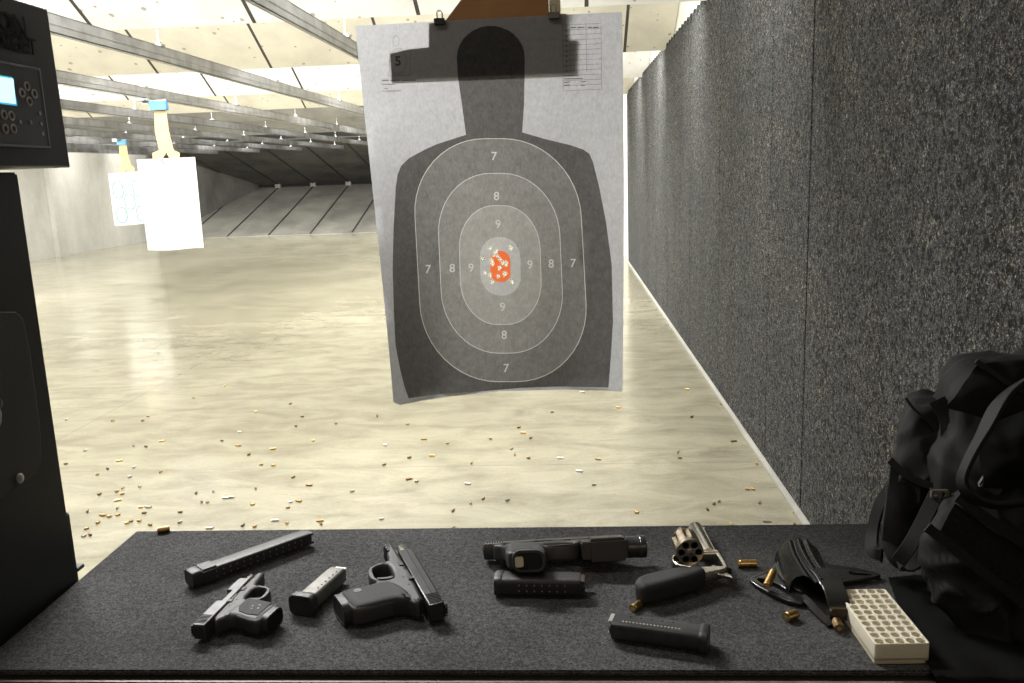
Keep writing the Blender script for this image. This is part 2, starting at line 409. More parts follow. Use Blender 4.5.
# hanging baffles, each board slopes 30 degrees down range
y = 1.30; k = 0
while y < 25:
    zb = EYE+1.135; Lb = 2.35; ca, sa = math.cos(PI/6), math.sin(PI/6)
    mt = (M['shaded_b'] if k % 2 else M['white_b']) if y < 14.6 else M['dim_b']
    bm = bm_new(); th = .05
    q = [(y, zb), (y-Lb*ca, zb+Lb*sa), (y-Lb*ca+th*sa, zb+Lb*sa+th*ca), (y+th*sa, zb+th*ca)]
    a = [bm.verts.new((XL, *p)) for p in q]; b = [bm.verts.new((XR+.07, *p)) for p in q]
    for i in range(4): bm.faces.new((a[i], a[(i+1) % 4], b[(i+1) % 4], b[i]))
    bm.faces.new(a); bm.faces.new(list(reversed(b))); bmesh.ops.recalc_face_normals(bm, faces=bm.faces)
    o = struct(link('trim_%d' % (k+1), bm, mt))
    y += 2.65; k += 1

# bullet trap at the far end
tr = empty('bullet_trap', 'dark grey steel bullet trap with sloping plates meeting at a slot, far end', 'bullet trap', loc=(-5.5, 27, 0))
def trap_plate(name, y0, z0, y1, z1, th, mat, ribs=True):
    bm = bm_new(); v = []
    for x in (XL+.125, XR-.005): v += [bm.verts.new((x+5.5, y0-27, z0)), bm.verts.new((x+5.5, y1-27, z1)), bm.verts.new((x+5.5, y1-27, z1+th)), bm.verts.new((x+5.5, y0-27, z0+th))]
    for q in ((0, 1, 2, 3), (7, 6, 5, 4), (0, 4, 5, 1), (1, 5, 6, 2), (2, 6, 7, 3), (3, 7, 4, 0)): bm.faces.new([v[i] for i in q])
    bmesh.ops.recalc_face_normals(bm, faces=bm.faces)
    p = link(name, bm, mat, tr)
    return p
lo = trap_plate('lower_plate', 24.6, 0.02, 29.6, 1.33, -.03, M['trap'])
up = trap_plate('upper_plate', 24.2, 2.66, 29.6, 1.41, .03, M['dark_b'])
for i in range(11):
    x = XL+.95+i*1.22
    for pl, (y0, z0, y1, z1), nm in ((lo, (24.6, .025, 29.6, 1.335), 'seam_rib'), (up, (24.2, 2.655, 29.6, 1.405), 'seam_rib')):
        bm = bm_new(); dz = .02 if pl is lo else -.02
        v = [bm.verts.new((x+5.5+dx, yy-27, zz+d)) for dx in (-.018, .018) for yy, zz, d in ((y0, z0, 0), (y1, z1, 0), (y1, z1, dz), (y0, z0, dz))]
        for q in ((0, 1, 2, 3), (7, 6, 5, 4), (0, 4, 5, 1), (1, 5, 6, 2), (2, 6, 7, 3), (3, 7, 4, 0)): bm.faces.new([v[j] for j in q])
        bmesh.ops.recalc_face_normals(bm, faces=bm.faces)
        link(nm, bm, M['seam'], pl)
    box_ = boxobj('slot_bracket', (x+5.5-.09, 2.45, 1.30), (x+5.5+.09, 2.60, 1.44), M['trap'], tr)
boxobj('slot', (XL+.1+5.5, 2.61, 1.32), (XR-.005+5.5, 2.9, 1.42), M['slot'], tr)
# slanted side cheek on the left
bm = bm_new()
v = [bm.verts.new(p) for p in ((XL+.12+5.5, -2.4, .0), (XL+.12+5.5, -2.4, 2.6), (XL+1.5+5.5, 2.5, 1.45), (XL+1.5+5.5, 2.5, 1.25), (XL+.12+5.5, 2.5, 1.4))]
bm.faces.new((v[0], v[1], v[2], v[3])); bm.faces.new((v[0], v[3], v[4])); bm.faces.new((v[1], v[4], v[2])); bm.faces.new((v[3], v[2], v[4])); bm.faces.new((v[0], v[4], v[1]))
bmesh.ops.recalc_face_normals(bm, faces=bm.faces); link('side_cheek', bm, M['dark_b'], tr)

# ------------------------------------------------------------------ overhead rails
RT, RB = EYE+.838, EYE+.745
def rail(kx, label):
    X = -.13-1.18*kx
    r = empty('target_rail', label, 'rail', 'overhead target rails', (X, 0, RT))
    bm = bm_new(); h = RT-RB; t = .004; w = .022
    # C shaped channel with lips
    for a, b in (((0, .35, -h), (t, 24, 0)), ((-w, .35, -t), (t, 24, 0)), ((-w, .35, -h), (t, 24, -h+t)), ((-w, .35, -.02), (-w+t, 24, 0)), ((-w, .35, -h), (-w+t, 24, -h+.018)),
                 ((t, .35, -h*.58), (t+.003, 24, -h*.50))):
        box(bm, a, b)
    # hem above and drive cable below
    tube(bm, [(.012, .35, -h-.012), (.012, 24, -h-.012)], .003, 6)
    link('channel', bm, M['galv'] if kx < 4 else M['galvd'], r)
    for y_ in [3.3, 5.5, 7.7, 9.9, 12.1, 14.3, 16.5, 18.7, 20.9, 23.1]:
        bm = bm_new()
        top = EYE+1.135+.02-RT
        tube(bm, [(-.01, y_, .02), (-.01, y_, .10)], .006, 6)
        hb = link('hanger_rod', bm, M['galv'], r)

        bm = bm_new(); box(bm, (-.035, y_-.03, -.004), (.018, y_+.03, .012), .002); box(bm, (-.02, y_-.014, .012), (.004, y_+.014, .026), .002)
        link('hanger_clamp', bm, M['galv'], hb)
    return r
ordn = ['straight overhead above the nearest hanging target', 'second from the right wall, crossing above the left target corner', 'third from the right wall, above the blue taped hanger',
        'that carries the nearer white target', "fifth from right, just left of the nearer white target's rail", "sixth from right, beside the ringed target's rail", 'that carries the farther white target with rings',
        'eighth from the right wall, in the dim left part', 'ninth from the right wall, in the dim left part', 'nearest to the left concrete wall']
for i in range(10): rail(i, 'galvanised steel target rail '+ordn[i])

# ------------------------------------------------------------------ control housing and partition on the left
PX = -.735
pt = empty('stall_partition', 'tall black steel stall divider at the left end of the bench', 'partition', loc=(PX, .9, 0))
boxobj('panel', (-.05, -1.6, .02), (0, .247, EYE+.022), M['panel'], pt, .003)
# bolted lid with rounded corners on the divider's face
pts = [(1.104, EYE-.363), (1.075, EYE-.385), (.80, EYE-.395), (.55, EYE-.395), (.55, EYE-.12), (.80, EYE-.125), (1.085, EYE-.155), (1.108, EYE-.175)]
pts = smoothpoly([(a-.9, b) for a, b in pts], 1)
me = prof([pts], .006, .0015, scale=1.)
me.transform(Matrix(((0, 0, 1, .0032), (1, 0, 0, 0), (0, 1, 0, 0), (0, 0, 0, 1))))
lid = link('access_lid', me, M['plate'], pt, True)
for yy, zz in ((1.045, -.375),):
    bm = bm_new(); axis_lathe(bm, [(0, .007), (.002, .007), (.004, .005), (.005, .002)], (.006, yy-.9, EYE+zz), (1, 0, 0), 12); link('screw', bm, M['bolt'], lid, True)
bm = bm_new(); axis_lathe(bm, [(0, .006), (.018, .006), (.019, .004)], (.006, 1.005-.9, EYE-.262), (1, 0, 0), 12); box(bm, (.006, .97-.9, EYE-.268), (.016, 1.02-.9, EYE-.256), .002)
link('latch', bm, M['clip'], lid, True)
bm = bm_new(); tube(bm, [(.016, .11, EYE-.267), (.020, .108, EYE-.275), (.022, .102, EYE-.285), (.022, .092, EYE-.295), (.021, .075, EYE-.306), (.020, .05, EYE-.316), (.018, .0, EYE-.325)], .0022, 8); link('cable', bm, M['cable'], lid, True)
# edge strip and little shelf bracket at the rear edge
bm = bm_new(); box(bm, (-.05, .249, MZ-.06), (-.006, .262, MZ+.10), .002); link('edge_strip', bm, M['plate'], pt)
bm = bm_new(); box(bm, (-.030, .262, MZ+.004), (-.006, .280, MZ+.010), .001); box(bm, (-.03, .262, MZ-.05), (-.022, .278, MZ+.004), .001); link('shelf_bracket', bm, M['plate'], pt)

CX = -.700
cb = empty('control_box', 'black steel target control box with keypad and lit blue screen, above the stall divider', 'control box', loc=(CX, 1.2, EYE+.027))
def cby(px, py): 
    w = ray(px, py); p = w*(CX/w.x); return p.y-1.2, p.z-.027     # place on the face of the box
me = prof([[( -.62, 0), (.015, 0), (.010, .213), (-.62, .213)]], .16, .003, scale=1.)
me.transform(Matrix(((0, 0, 1, -.08), (1, 0, 0, 0), (0, 1, 0, 0), (0, 0, 0, 1))))
link('housing', me, M['panel'], cb, True)
def facepoly(name, pl, d, th, mat, parent, bev=.0008):
    me = prof([pl] if not isinstance(pl[0][0], (tuple, list)) else pl, th, bev, scale=1.)
    me.transform(Matrix(((0, 0, 1, d), (1, 0, 0, 0), (0, 1, 0, 0), (0, 0, 0, 1)))); return link(name, me, mat, parent, True)
q = [cby(38, 71), cby(49, 146)]
py1 = (q[0][0]+q[1][0])/2-.006; pz1 = q[0][1]; pz0 = q[1][1]
cp = facepoly('control_panel', [(-.45, pz0), (py1, pz0), (py1, pz1), (-.45, pz1)], .002, .004, M['bezel'], cb)
out = [(-.46, pz0-.003), (py1+.003, pz0-.003), (py1+.003, pz1+.003), (-.46, pz1+.003)]; inn = [(-.45, pz0), (py1, pz0), (py1, pz1), (-.45, pz1)]
facepoly('bezel_rim', [out, inn], .0035, .003, M['rim'], cp, .0004)
def ringpx(px, py, rr=.0058):
    yy, zz = cby(px, py)
    facepoly('button', [circ(yy, zz, rr, 18), circ(yy, zz, rr*.62, 18)], .0048, .0016, M['button'], cp, .0003)
for a, b in ((23.5, 86.5), (18.5, 93), (31, 94), (26, 101.5), (8, 116), (0.5, 115), (10, 129), (2, 129)): ringpx(a, b, .0062)
for a, b in ((17, 122), (27.5, 122.5), (36.5, 113.5), (38, 124), (39.5, 134)):
    yy, zz = cby(a, b); bm = bm_new(); 
    tube(bm, [(.0045, yy, zz), (.0052, yy, zz)], .0028, 10); link('small_button', bm, M['button'], cp)
# screen
yy, z1 = cby(9, 79); yy2, z0 = cby(11.5, 104)
m_, nt, N, L, b = newmat('lit_screen'); b.inputs['Base Color'].default_value = (.1, .3, .35, 1); b.inputs['Emission Color'].default_value = (.50, .80, .84, 1); b.inputs['Emission Strength'].default_value = 1.6
sm_, nt, N, L, b = newmat('lit_screen_edge'); b.inputs['Emission Color'].default_value = (.05, .45, .65, 1); b.inputs['Emission Strength'].default_value = 1.; b.inputs['Base Color'].default_value = (.02, .1, .15, 1)
facepoly('screen_surround', [(-.3, z0-.002), (yy2+.004, z0-.002), (yy2+.002, z1+.002), (-.3, z1+.002)], .0045, .001, sm_, cp, .0002)
facepoly('screen', [(-.3, z0), (yy2, z0), (yy, z1), (-.3, z1)], .0054, .001, m_, cp, .0002)
# raised dark lettering
tm = M['slot']
def facetext(s, yr, z, size):
    me = text_mesh(s, size, Matrix(((0, 0, 1, .0022), (1, 0, 0, yr), (0, 1, 0, z), (0, 0, 0, 1))), .0006, 'RIGHT', .0001); return link('lettering', me, tm, cb)
y1_, z1_ = cby(25, 28.5); facetext('ACTION', y1_, z1_, .036)
y2_, z2_ = cby(35, 48.5); facetext('TARGET', y2_, z2_, .030)
y3_, z3_ = cby(34, 40); facepoly('underline', [(-.40, z3_-.001), (y3_, z3_-.001), (y3_, z3_+.001), (-.40, z3_+.001)], .0018, .001, tm, cb, .0002)

# ------------------------------------------------------------------ shooting bench and mat
bn = empty('shooting_bench', 'long dark bench top with brown front edge under the guns', 'bench', loc=(0, 1.1, 0))
F0, F1 = .909, 1.322
boxobj('bench_top', (-.732, F0-.003-1.1, BZ-.035), (1.0, F1-1.1, BZ-.0005), M['benchwood'], bn, .002)
boxobj('front_edge', (-.732, F0-.012-1.1, BZ-.045), (1.0, F0-.0035-1.1, BZ-.0015), M['lip'], bn, .002)
boxobj('front_panel', (-.70, F0+.03-1.1, .03), (1.0, F0+.05-1.1, BZ-.036), M['panel'], bn)
o = boxobj('bench_mat', (-.732, F0, BZ), (.97, F1, MZ), M['mat'], None, .002)
setp(o, 'thin dark grey textured carpet mat covering the bench top', 'mat')

# ------------------------------------------------------------------ the main target
TY = 1.95
def T2(px, py): p = aty(px, py, TY); return (p.x, p.z)
def rbox(l, r, t, b, rx, ry, skew=0, n=12):
    cx = (l+r)/2; out = []
    for ax, ay, a0 in ((r-rx, t+ry, -90), (r-rx, b-ry, 0), (l+rx, b-ry, 90), (l+rx, t+ry, 180)):
        for k in range(n+1):
            a = math.radians(a0+90*k/n); x = ax+rx*math.cos(a); y_ = ay+ry*math.sin(a)
            out.append((x+skew*(y_-(t+b)/2), y_))
    return out
outline = [(355, 26), (420, 22.3), (500, 18), (560, 14.8), (622, 12), (623.5, 100), (624, 200), (623.5, 300), (622.5, 391.5), (600, 390.5), (560, 389.5), (500, 391.5), (450, 396.5), (420, 401), (400, 405), (393.5, 402),
           (388, 340), (380, 260), (371, 175), (363, 100)]
head = [(490.8+34*math.cos(a), 57.5+(31.7 if math.sin(a) < 0 else 20)*math.sin(a)) for a in [math.radians(180+i*12) for i in range(16)]]
sil = head+[(524.6, 76), (524, 105), (522.2, 132.4), (545, 139), (570, 145), (583, 149.4), (589.5, 154), (593, 162), (599.3, 187.5), (606, 222), (611.7, 264), (613, 321.5), (611, 355), (608.4, 387.6), (560, 386.6), (520, 387.8), (481, 391.5), (440, 394), (408.6, 398.3),
           (404, 385), (400, 368.6), (395.5, 345), (394, 314.7), (392.6, 270), (393.5, 230.5), (395.7, 187.5), (397.5, 175), (401, 166), (408.9, 158.2), (425, 149.5), (436.7, 144.2), (466, 134.8), (462, 105), (457.8, 76.2)]
r7 = rbox(417, 584, 138.3, 382, 74, 78, .055); r8 = rbox(439.5, 561.5, 173, 353.5, 55, 62, .045)
r9 = rbox(459.5, 541, 205.3, 324.8, 36, 44, .03); r10 = rbox(480.2, 520.6, 237, 295.5, 19, 20, .03); rx = rbox(490.2, 510.4, 251, 282, 9, 9, .03)
def shrink(poly, d):
    cx = sum(p[0] for p in poly)/len(poly); cy = sum(p[1] for p in poly)/len(poly)
    w = max(p[0] for p in poly)-cx; h = max(p[1] for p in poly)-cy
    return [(cx+(p[0]-cx)*(1-d/w), cy+(p[1]-cy)*(1-d/h)) for p in poly]
def pin(p, poly):
    c = False; x, y_ = p; j = len(poly)-1
    for i in range(len(poly)):
        a, b = poly[i], poly[j]
        if (a[1] > y_) != (b[1] > y_) and x < (b[0]-a[0])*(y_-a[1])/(b[1]-a[1])+a[0]: c = not c
        j = i
    return c
lay = [(outline, 0), (sil, 1), (r7, 7), (shrink(r7, .7), 2), (r8, 7), (shrink(r8, .7), 3), (r9, 7), (shrink(r9, .7), 4), (r10, 5), (rx, 6)]
def bend(x, z):                          # the sheet's curl, metres behind its hanging plane
    lx = x-T2(500, 200)[0]; tz = max(0, (T2(500, 95)[1]-z))/.62
    o = .0
    o += .020*math.sin(PI*tz)*0.5
    if lx < -.13: o += ((-lx-.13)**2)*4.5*tz
    if lx > .15: o += ((lx-.15)**2)*2.0*tz
    o += .004*math.sin(lx*22+1)*tz
    return o
def onp(px, py, d=.0006):               # a point just proud of the curled sheet, in the target's own space
    x, z = T2(px, py); p = aty(px, py, TY+bend(x, z)); return Vector((p.x, p.y-TY-d, p.z-EYE))
tg = empty('silhouette_target', 'large grey silhouette paper target with ringed zones, hanging nearest above the bench', 'paper target', loc=(0, TY, EYE))
TGI = Vector((0, TY, EYE))
vc = []; ec = []
for poly, mi in lay:
    base = len(vc); vc += [Vector(p) for p in poly]; n = len(poly); ec += [(base+i, base+(i+1) % n) for i in range(n)]
NUMS = [('7', 494, 156.5), ('7', 428, 269.5), ('7', 573, 263.5), ('7', 506, 368.5), ('8', 496.5, 196.5), ('8', 452.3, 268.5), ('8', 551.2, 264), ('8', 504.2, 335.3),
        ('9', 498, 224.5), ('9', 471, 268.2), ('9', 530, 265), ('9', 502.6, 307.3)]
glyph_tris = []
for ch, px, py in NUMS:
    me = text_mesh(ch, 11.8, Matrix(((1, 0, 0, px), (0, -1, 0, py), (0, 0, 1, 0), (0, 0, 0, 1))), 0, 'CENTER', .1)
    tb = bmesh.new(); tb.from_mesh(me); base = len(vc); tb.verts.ensure_lookup_table()
    bmesh.ops.remove_doubles(tb, verts=tb.verts, dist=.01); tb.verts.index_update()
    for v in tb.verts: vc.append(Vector((v.co.x, v.co.y)))
    for e in tb.edges:
        if len(e.link_faces) == 1: ec.append((base+e.verts[0].index, base+e.verts[1].index))
    glyph_tris.append((px, py, [[(v.co.x, v.co.y) for v in f.verts] for f in tb.faces])); tb.free()
hp = [(228, 212), (275, 236), (285, 272), (258, 262), (302, 295), (325, 325), (350, 342), (245, 328), (385, 214), (172, 290), (188, 402), (228, 418), (243, 470), (395, 468), (292, 425), (340, 408), (300, 365), (238, 305), (352, 328)]
tears = []
for i, (a, b) in enumerate(hp):
    px, py = 460+a/7.5875, 220+b/7.5875; n = 6; r0 = random.uniform(2.4, 3.2); pl = []
    for k in range(2*n):
        a_ = PI*k/n+i; rr = r0*(random.uniform(.9, 1.5) if k % 2 else random.uniform(.5, .75)); pl.append((px+math.cos(a_)*rr*.85, py+math.sin(a_)*rr))
    tears.append(pl); base = len(vc); vc += [Vector(p) for p in pl]; ec += [(base+q, base+(q+1) % len(pl)) for q in range(len(pl))]
gx = 358
while gx < 622:
    gy = 16
    while gy < 404:
        if pin((gx, gy), outline): vc.append(Vector((gx, gy)))
        gy += 9
    gx += 9
R_ = delaunay_2d_cdt(vc, ec, [], 0, .02)
bm = bm_new(); bv = []
for p in R_[0]:
    bv.append(bm.verts.new(onp(p.x, p.y, 0)))
for f in R_[2]:
    cx = sum(R_[0][i].x for i in f)/len(f); cy = sum(R_[0][i].y for i in f)/len(f)
    if not pin((cx, cy), outline): continue
    mi = 0
    for poly, m_i in lay:
        if pin((cx, cy), poly): mi = m_i
    if any(pin((cx, cy), t_) for t_ in tears): continue
    for gx_, gy_, tris in glyph_tris:
        if abs(cx-gx_) < 8 and abs(cy-gy_) < 8 and any(pin((cx, cy), t_) for t_ in tris): mi = 7
    try: ff = bm.faces.new([bv[i] for i in f])
    except ValueError: continue
    ff.material_index = mi
for v in list(bm.verts):
    if not v.link_faces: bm.verts.remove(v)
bmesh.ops.recalc_face_normals(bm, faces=bm.faces)
paper = link('paper_sheet', bm, [P_[k] for k in ('paper', 'head', 'z7', 'z8', 'z9', 'z10', 'x', 'line', 'ink')], tg)
paper.data.polygons.foreach_set('use_smooth', [True]*len(paper.data.polygons))
def printed(name, s, px, py, hpx, mat, bold=0.):
    c = onp(px, py); k = TY/FPX*1.02
    me = text_mesh(s, hpx*k*1.38, Matrix(((1, 0, 0, c.x), (0, 0, -1, c.y), (0, 1, 0, c.z), (0, 0, 0, 1))) @ Matrix.Rotation(-.0, 4, 'Z'), 0, 'CENTER', bold)
    return link(name, me, mat, paper)
printed('printed_number', '5', 398, 61.5, 8.6, M['pip'], .0009)
def strokes(name, segs, mat, w=.0007):
    bm = bm_new()
    for a, b, *ww in segs:
        wd = (ww[0] if ww else w)
        A = onp(*a, .0005); B = onp(*b, .0005); t = (B-A); t.y = 0; t.normalize(); n = Vector((-t.z, 0, t.x))*wd/2
        vs = [bm.verts.new(p) for p in (A-n, B-n, B+n, A+n)]; bm.faces.new(vs)
    return link(name, bm, mat, paper)
seg = []
L0, R0, T0, B0 = 562.5, 601, 24, 90
def sk(y_): return (y_-24)*-.02+0
for i in range(14): yy = T0+i*5.06+ (0); seg.append(((L0+(yy-24)*.0, yy+1.2), (R0, yy-.6)))
for x in (L0, 569.5, 586, R0): seg.append(((x, T0+1.4), (x+.8, B0 if x in (L0, R0) else 72)))
for yy, xa, xb in ((79, 564, 583), (82.5, 564, 570), (85.5, 564, 570), (82, 581, 586), (85.6, 581, 585)): seg.append(((xa, yy), (xb, yy-.5), .0018))
for i in range(9):
    seg.append(((565.5, 31+i*5.1), (567.5, 30.9+i*5.1), .0024))
for xa, xb in ((571, 576), (577.5, 584), (588, 592), (593, 598.5)): seg.append(((xa, 27.6), (xb, 27.3), .0022))
strokes('printed_score_table', seg, P_['ink'])
seg = []
for yy, xs in ((80.5, ((382, 389), (390.5, 400), (401.5, 416))), (84.5, ((382, 395),)), (88.5, ((384.5, 388),)), (91.2, ((382.5, 385), (386, 401)))):
    for a, b in xs: seg.append(((a, yy), (b, yy-(b-a)*.03), .0022 if yy < 82 else .0015))
for cx, cy, rx_, ry_ in ((396, 41, 3.2, 5.2), (398, 62, 7.5, 12), (398.3, 62, 9, 14)):
    pl = [(cx+rx_*math.cos(2*PI*k/14), cy+ry_*math.sin(2*PI*k/14)) for k in range(14)]
    for k in range(14): seg.append((pl[k], pl[(k+1) % 14]))
seg += [((407, 50), (410, 52)), ((410, 52), (410, 75)), ((390, 52), (389, 76)), ((389, 76), (410, 75))]
strokes('printed_diagram', seg, P_['ink'])
# small paper flaps bent towards the viewer at the holes
for pl in tears:
    bm = bm_new(); cx = sum(p[0] for p in pl)/len(pl); cy = sum(p[1] for p in pl)/len(pl)
    for k in range(0, len(pl), 4):
        a, b, c = pl[k], pl[(k+1) % len(pl)], pl[(k+2) % len(pl)]
        tip = (b[0]-(b[0]-cx)*.9, b[1]-(b[1]-cy)*.9)
        bm.faces.new([bm.verts.new(onp(*a, .0004)), bm.verts.new(onp(*tip, .0030)), bm.verts.new(onp(*c, .0004))])
    link('bullet_hole_flaps', bm, P_['flap'], paper)

# cardboard holder with clips, hung from its carrier
hd = empty('cardboard_holder', 'brown cardboard holder behind the top of the silhouette target, held by a carrier', 'target holder', loc=(0, TY+.03, EYE))
def H2(px, py): p = aty(px, py, TY+.003); return (p.x, p.z-EYE)
pl = [H2(*p) for p in ((428, 22.5), (445, 21.3), (470, -12), (476, -40), (470, -110), (535, -112), (548, -40), (549, 14), (566, 13.8), (567, 40), (575.5, 39.5), (575, 73.5), (520, 75.5), (391, 80.5), (389.5, 53), (408, 48.5), (428, 46.5))]
me = prof([pl], .004, .0005, scale=1.); me.transform(Matrix(((1, 0, 0, 0), (0, 0, 1, -.0262), (0, 1, 0, 0), (0, 0, 0, 1))))
link('cardboard_sheet', me, M['card'], hd)
a = H2(549.5, 13); b = H2(558, -95)
boxobj('wooden_slat', (a[0], -.0238, a[1]), (b[0], -.010, b[1]), M['wood'], hd)
top = H2(500, -110)[1]
bm = bm_new(); box(bm, (-.18, -.03, top-.03), (-.03, .02, RB-EYE-.03), .004); box(bm, (-.14, -.09, RB-EYE-.032), (-.09, .09, RB-EYE-.018), .003); link('carrier_block', bm, M['galv'], hd)
for px, py in ((440, 22), (554, 16)):
    c = Vector((*[H2(px, py)[0]], -.028, H2(px, py)[1]))
    bm = bm_new(); box(bm, (c.x-.0115, c.y-.014, c.z-.007), (c.x+.0115, c.y+.012, c.z+.006), .001)
    cl = link('binder_clip', bm, M['clip'], hd)
    bm = bm_new()
    for s in (-1, 1): tube(bm, [(c.x-.005, c.y+s*.005, c.z+.004), (c.x-.006, c.y+s*.006, c.z+.018), (c.x-.003, c.y+s*.006, c.z+.023), (c.x+.003, c.y+s*.006, c.z+.023), (c.x+.006, c.y+s*.006, c.z+.018), (c.x+.005, c.y+s*.005, c.z+.004)], .0008, 6)
    link('wire_handle', bm, M['steel'], cl, True)

# ------------------------------------------------------------------ white targets down range
def white_target(corners, yy, label, hlabel, hanger, tapepx, railX, marks=None):
    t = empty('hanging_target', label, 'paper target', loc=(railX, yy, EYE)); o0 = Vector((railX, yy, EYE))
    P = [aty(*c, yy)-o0 for c in corners]
    bm = bm_new(); g = []
    for j in range(9):
        row = []
        for i in range(7):
            u, v = i/6, j/8; p = (P[0]*(1-u)+P[1]*u)*(1-v)+(P[3]*(1-u)+P[2]*u)*v
            p = p+Vector((0, .05*v*math.sin(u*PI*1.1)-.03*v, -.01*v*math.sin(u*5))); row.append(bm.verts.new(p))
        g.append(row)
    for j in range(8):
        for i in range(6): bm.faces.new((g[j][i], g[j+1][i], g[j+1][i+1], g[j][i+1]))
    bmesh.ops.solidify(bm, geom=bm.faces[:], thickness=.001)
    sh = link('paper_sheet', bm, M['target'], t, True)
    if marks:
        for (px, py, a, b_) in marks:
            bm = bm_new(); pl = rbox(px-a, px+a, py-b_, py+b_, a*.8, b_*.7, .1, 5)
            pl = [aty(*q, yy-.06)-o0 for q in pl]
            tube(bm, pl+[pl[0]], .008, 5, False)
            link('printed_ring', bm, M['teal'], sh)
            bm = bm_new(); c = aty(px, py, yy-.05)-o0; tube(bm, [c, c+Vector((0, -.002, 0))], .010, 8); link('printed_dot', bm, M['pip'], sh)
    h = empty('cardboard_hanger', hlabel, 'target hanger', loc=(railX, yy, EYE))
    pl = [(aty(*c, yy+.012)-o0) for c in hanger]; me = prof([[(p.x, p.z) for p in pl]], .006, .001, scale=1.)
    me.transform(Matrix(((1, 0, 0, 0), (0, 0, 1, .014), (0, 1, 0, 0), (0, 0, 0, 1)))); link('forked_stem', me, M['cardo'], h)
    (x0, y0), (x1, y1) = tapepx
    a = aty(x0, y1, yy)-o0; b_ = aty(x1, y0, yy)-o0
    b_.z = min(b_.z, RB-EYE-.03); a.z = min(a.z, b_.z-.08)
    boxobj('blue_tape', (a.x, -.025, a.z), (b_.x, .035, b_.z), M['tape'], h, .004)
    # sheet metal carrier riding the rail
    bm = bm_new(); zr = RB-EYE; 
    zr -= .018; box(bm, (-.05, -.10, zr-.012), (.03, .14, zr-.003), .002)
    box(bm, (a.x-.07, -.02, b_.z-.02), (a.x-.0, .02, b_.z+.03), .002)
    box(bm, (min(a.x, -.03), -.01, b_.z-.01), (max(b_.x, .02), .012, zr-.002), .002)
    link('carrier', bm, M['galv'], h)
    return t
def fork(x0, y0, w0, xm, ym, w1, xb, yb, wb):
    return [(x0-w0, y0), (x0+w0, y0), (xm+w1, ym), (xb+wb*.55, yb-7), (xb+wb, yb-4), (xb+wb, yb+1.5), (xb+wb*.25, yb+1.5), (xb+.5, yb-5), (xb-wb*.25, yb+1.5), (xb-wb, yb+1.5), (xb-wb, yb-4), (xb-wb*.5, yb-7), (xm-w1, ym)]
white_target([(136.5, 159.5), (195, 157), (206, 248.5), (149.5, 250)], 7.7, 'plain overexposed white paper target sheet, the nearer of the two on the left',
             'orange forked cardboard hanger with blue tape holding the nearer white target', fork(159, 101, 5.5, 162, 132, 7, 166, 157, 13.5), ((150, 88), (165, 103)), -3.67)
marks = [(118, 190, 5, 8), (138, 188, 5, 8), (130, 201.5, 5, 7.5), (122, 215, 5, 7.5), (142, 213.5, 5, 7.5)]
white_target([(108, 173.5), (150, 170.5), (158, 222.5), (115.5, 225.5)], 14.05, 'white paper target with five small teal rings, partly behind the nearer white one',
             'small orange forked cardboard hanger with blue tape holding the ringed target', fork(122, 140, 3.6, 124, 157, 4.3, 126.5, 172, 8), ((117, 135), (125.5, 141)), -7.21, marks)

